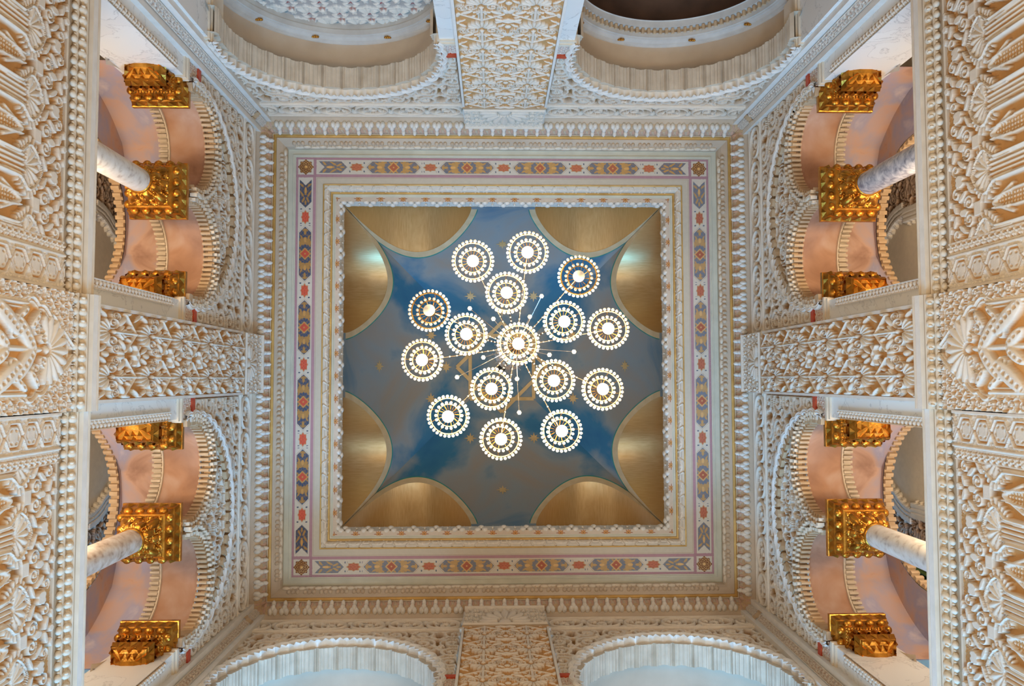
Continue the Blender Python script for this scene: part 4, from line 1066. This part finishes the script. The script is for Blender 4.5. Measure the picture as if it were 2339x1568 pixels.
me_bc = moulding(prof, mi, [M_CREAM, mat_noise('brown beige recess shade', [(.3, (.34, .25, .16)), (.7, (.42, .32, .21))], 5), M_TAN, M_WHITE, M_ROSE if 'M_ROSE' in globals() else mat_noise('rose painted fillet', [(.3, (.50, .34, .27)), (.7, (.58, .41, .33))], 8)], 'cornice_moulding')  # brown bands of cavetto and grooves hold their shade in the colour
def bead_rows(big, seg):
    mb = MB()
    p = .083
    def row(u0, u1, nn):
        n = int((u1 - u0) / p)
        for i in range(n):
            u = u0 + (i + .5) * (u1 - u0) / n
            if big:
                c = L3(u, nn - .046, 5.674); mb.ball(c, (.034, .030, .040), 10, 7); c = L3(u + .018, nn - .058, 5.652); mb.ball(c, (.014, .02, .016), 6, 5)
            else:
                c = L3(u, nn - .026, 5.602); mb.ball(c, (.032, .024, .030), 9, 6); c = L3(u + p / 2, nn - .028, 5.606); mb.ball(c, (.010, .014, .012), 6, 5)
    row(*seg)
    me = mb.mesh('large_bead_row' if big else 'small_bead_row', smooth=True); me.materials.append(M_CREAM); return me
me_br = [bead_rows(b, g) for b in (True, False) for g in ((-3.4, -.45, 0), (-.43, .43, -.055), (.45, 3.4, 0))]
for side, lab in (('left', 'carved balcony front along the left edge with beads, lotus frieze and palmette panel'), ('right', 'carved balcony front along the right edge with beads, lotus frieze and palmette panel')):
    t = thing('balcony_front', lab, 'balcony', (0, 0, 0), SIDES[side] * PI / 2)
    put_mesh('cornice_moulding', me_bc, t); 
    for me_ in me_br: put_mesh(me_.name.split('.')[0], me_, t)
    for me_ in me_lot + me_hex + me_flo + [me_cen]: put_mesh(me_.name.split('.')[0], me_, t)
# plain lower walls of the hall and the floor
def wallbox(name, k, u0, u1, n0, n1, z0, z1, m):
    mb = MB(); mb.box(u0, u1, -(W + n1), -(W + n0), zl(z0), zl(z1)); o = struct(mb.build(name, [m])); o.rotation_euler.z = k * PI / 2; return o

wallbox('wall_left', 3, -5.3, 5.3, 1.75, 1.95, 5.6, 10.5, M_CREAM); wallbox('wall_right', 1, -5.3, 5.3, 1.75, 1.95, 5.6, 10.5, M_CREAM)
wallbox('wall_back', 0, -5.2, 5.2, 2.5, 2.7, 5.6, 10.5, M_BEIGE); wallbox('wall_front', 2, -5.2, 5.2, 3.4, 3.6, 7.6, 10.5, M_BEIGE)
mb = MB()
for x0, x1, y0, y1 in ((-5.3, -3.35, -6, 7), (3.35, 5.3, -6, 7), (-3.35, 3.35, -6, -3.35), (-3.35, 3.35, 3.35, 7)): mb.box(x0, x1, y0, y1, zl(10.5), zl(10.6))
o = mb.build('gallery_ceiling', [M_CREAM], ceiling)

# ------------------------------------------------------------------ chandelier
chand = thing('chandelier', 'large crystal chandelier of sixteen round beaded lamps hanging in the middle of the room', 'chandelier', (0, 0, 4.4 + LIFT))
def lamp_meshes():
    r = {}
    mb = MB(); a = np.linspace(0, 2 * PI, 33)
    mb.tube(np.stack([.106 * np.cos(a), .106 * np.sin(a), 0 * a], -1), .0042, 6); mb.tube(np.stack([.066 * np.cos(a), .066 * np.sin(a), 0 * a + .030], -1), .0035, 6)
    for k in range(9): t = k * 2 * PI / 9; mb.tube([(.106 * math.cos(t), .106 * math.sin(t), 0), (.09 * math.cos(t), .09 * math.sin(t), .05), (.03 * math.cos(t), .03 * math.sin(t), .065)], .002, 5)
    r['ring_frame'] = (mb.mesh('ring_frame', smooth=True), M_BRASS)
    for nm, R, n, z, s in (('outer_bead_ring', .117, 30, -.008, .0098), ('inner_bead_ring', .076, 18, .022, .0098)):
        mb = MB()
        for k in range(n): t = k * 2 * PI / n; mb.ball((R * math.cos(t), R * math.sin(t), z), (s, s, s * 1.25), 8, 6)
        r[nm] = (mb.mesh(nm, smooth=True), M_CRYS)
    mb = MB()
    for k in range(18): t = k * 2 * PI / 18; mb.tube([(.03 * math.cos(t), .03 * math.sin(t), .05), (.074 * math.cos(t), .074 * math.sin(t), .03)], .0009, 4)
    r['crystal_chains'] = (mb.mesh('crystal_chains'), M_BRASS)
    mb = MB(); mb.lathe([(.002, .09), (.022, .075), (.026, .06), (.018, .035), (.014, .01), (.012, .0)], 14); r['lamp_cup'] = (mb.mesh('lamp_cup', smooth=True), M_BRASS)
    mb = MB(); mb.lathe([(.001, -.046), (.016, -.044), (.029, -.034), (.035, -.016), (.031, .002), (.020, .018), (.013, .028)], 16); r['bulb'] = (mb.mesh('bulb', smooth=True), None)
    for k, (m, mat) in r.items():
        if mat: m.materials.append(mat)
    r['bulb'][0].materials.append(M_BULB)
    d = r['bulb'][0].copy(); d.materials.clear(); d.materials.append(M_BULBD); r['dim'] = (d, None)
    return r
LM = lamp_meshes()
LAMPS = [(-.265, -.487), (.057, -.539), (.358, -.397), (.528, -.088), (.492, .266), (.25, .507), (-.102, .551), (-.406, .419), (-.557, .093), (-.517, -.195), (-.067, -.299), (.269, -.131), (.208, .214), (-.155, .262), (-.303, -.057), (0, 0)]
DIM = {2, 9}
for i, (x, y) in enumerate(LAMPS):
    body = put_mesh('lamp', LM['ring_frame'][0], chand, (x, y, 0 if i < 10 else (.0 if i < 15 else -.02)))
    body.rotation_euler = (-y * .22, x * .22, i * .4)
    for nm in ('outer_bead_ring', 'inner_bead_ring', 'crystal_chains', 'lamp_cup'): put_mesh(nm, LM[nm][0], body)
    put_mesh('bulb', LM['dim' if i in DIM else 'bulb'][0], body)
    if i not in DIM:
        ld = bpy.data.lights.new('bulb_light', 'POINT'); ld.energy = 22; ld.color = (1, .80, .52); ld.shadow_soft_size = .03
        lo = bpy.data.objects.new('bulb_light', ld); COL.objects.link(lo); lo.location = (x * 1.0, y * 1.0, 4.4 + LIFT - .075)
    if i < 15:
        mb = MB(); R = math.hypot(x, y); t = np.linspace(0, 1, 14)
        zz = .07 + .30 * t ** 1.5 + .10 * np.sin(t * PI); rr = 1 - .93 * t ** .85
        pts = np.stack([x * rr, y * rr, zz], -1); mb.tube(pts, .0046, 7)
        for q in range(1, 13):
            p = pts[q]; mb.ball((p[0], p[1], p[2] - .007), .0058, 6, 5, 1)
        mb.build('arm', [M_STEEL, M_CRYS], chand, smooth=True)
# crystal tipped spikes
SPK = [(1237, 677), (1210, 724), (1073, 705), (1127, 729), (1104, 817), (1044, 862), (1255, 811), (1311, 804), (1181, 866), (1186, 943)]
for (px, py) in SPK:
    d = MC.T @ np.array([(px - 1169.5) / 1723.1, (py - 784) / 1723.1, 1]); p = np.array([-.1458, .2072, 0]) + d / d[2] * 4.62
    x, y, z = p[0], p[1], .22
    mb = MB(); mb.tube([(x, y, z), (x * .6, y * .6, z + .12), (x * .05, y * .05, z + .16)], .0022, 5); w = mb.build('spike_wire', [M_CHROME], chand)
    mb = MB(); mb.ball((x, y, z), .0165, 6, 4); mb.build('cut_crystal', [M_CRYS], w)
mb = MB(); mb.lathe([(.012, .20), (.035, .34), (.04, .42), (.02, .46), (.010, .5), (.010, 8.25), (.06, 8.27), (.07, 8.285)], 14); mb.build('stem', [M_STEEL], chand, smooth=True)
for z, R in ((1.3, .09), (1.75, .13), (2.3, .10)):
    mb = MB(); mb.lathe([(.012, z), (R * .6, z + .02), (R, z + .08), (R * .95, z + .085), (.012, z + .03)], 18)
    for k in range(12): a = k * PI / 6; mb.tube([(R * math.cos(a), R * math.sin(a), z + .08), (R * 1.15 * math.cos(a), R * 1.15 * math.sin(a), z - .02)], .006, 5)
    mb.build('crystal_dish', [M_CLEAR], chand, smooth=True)
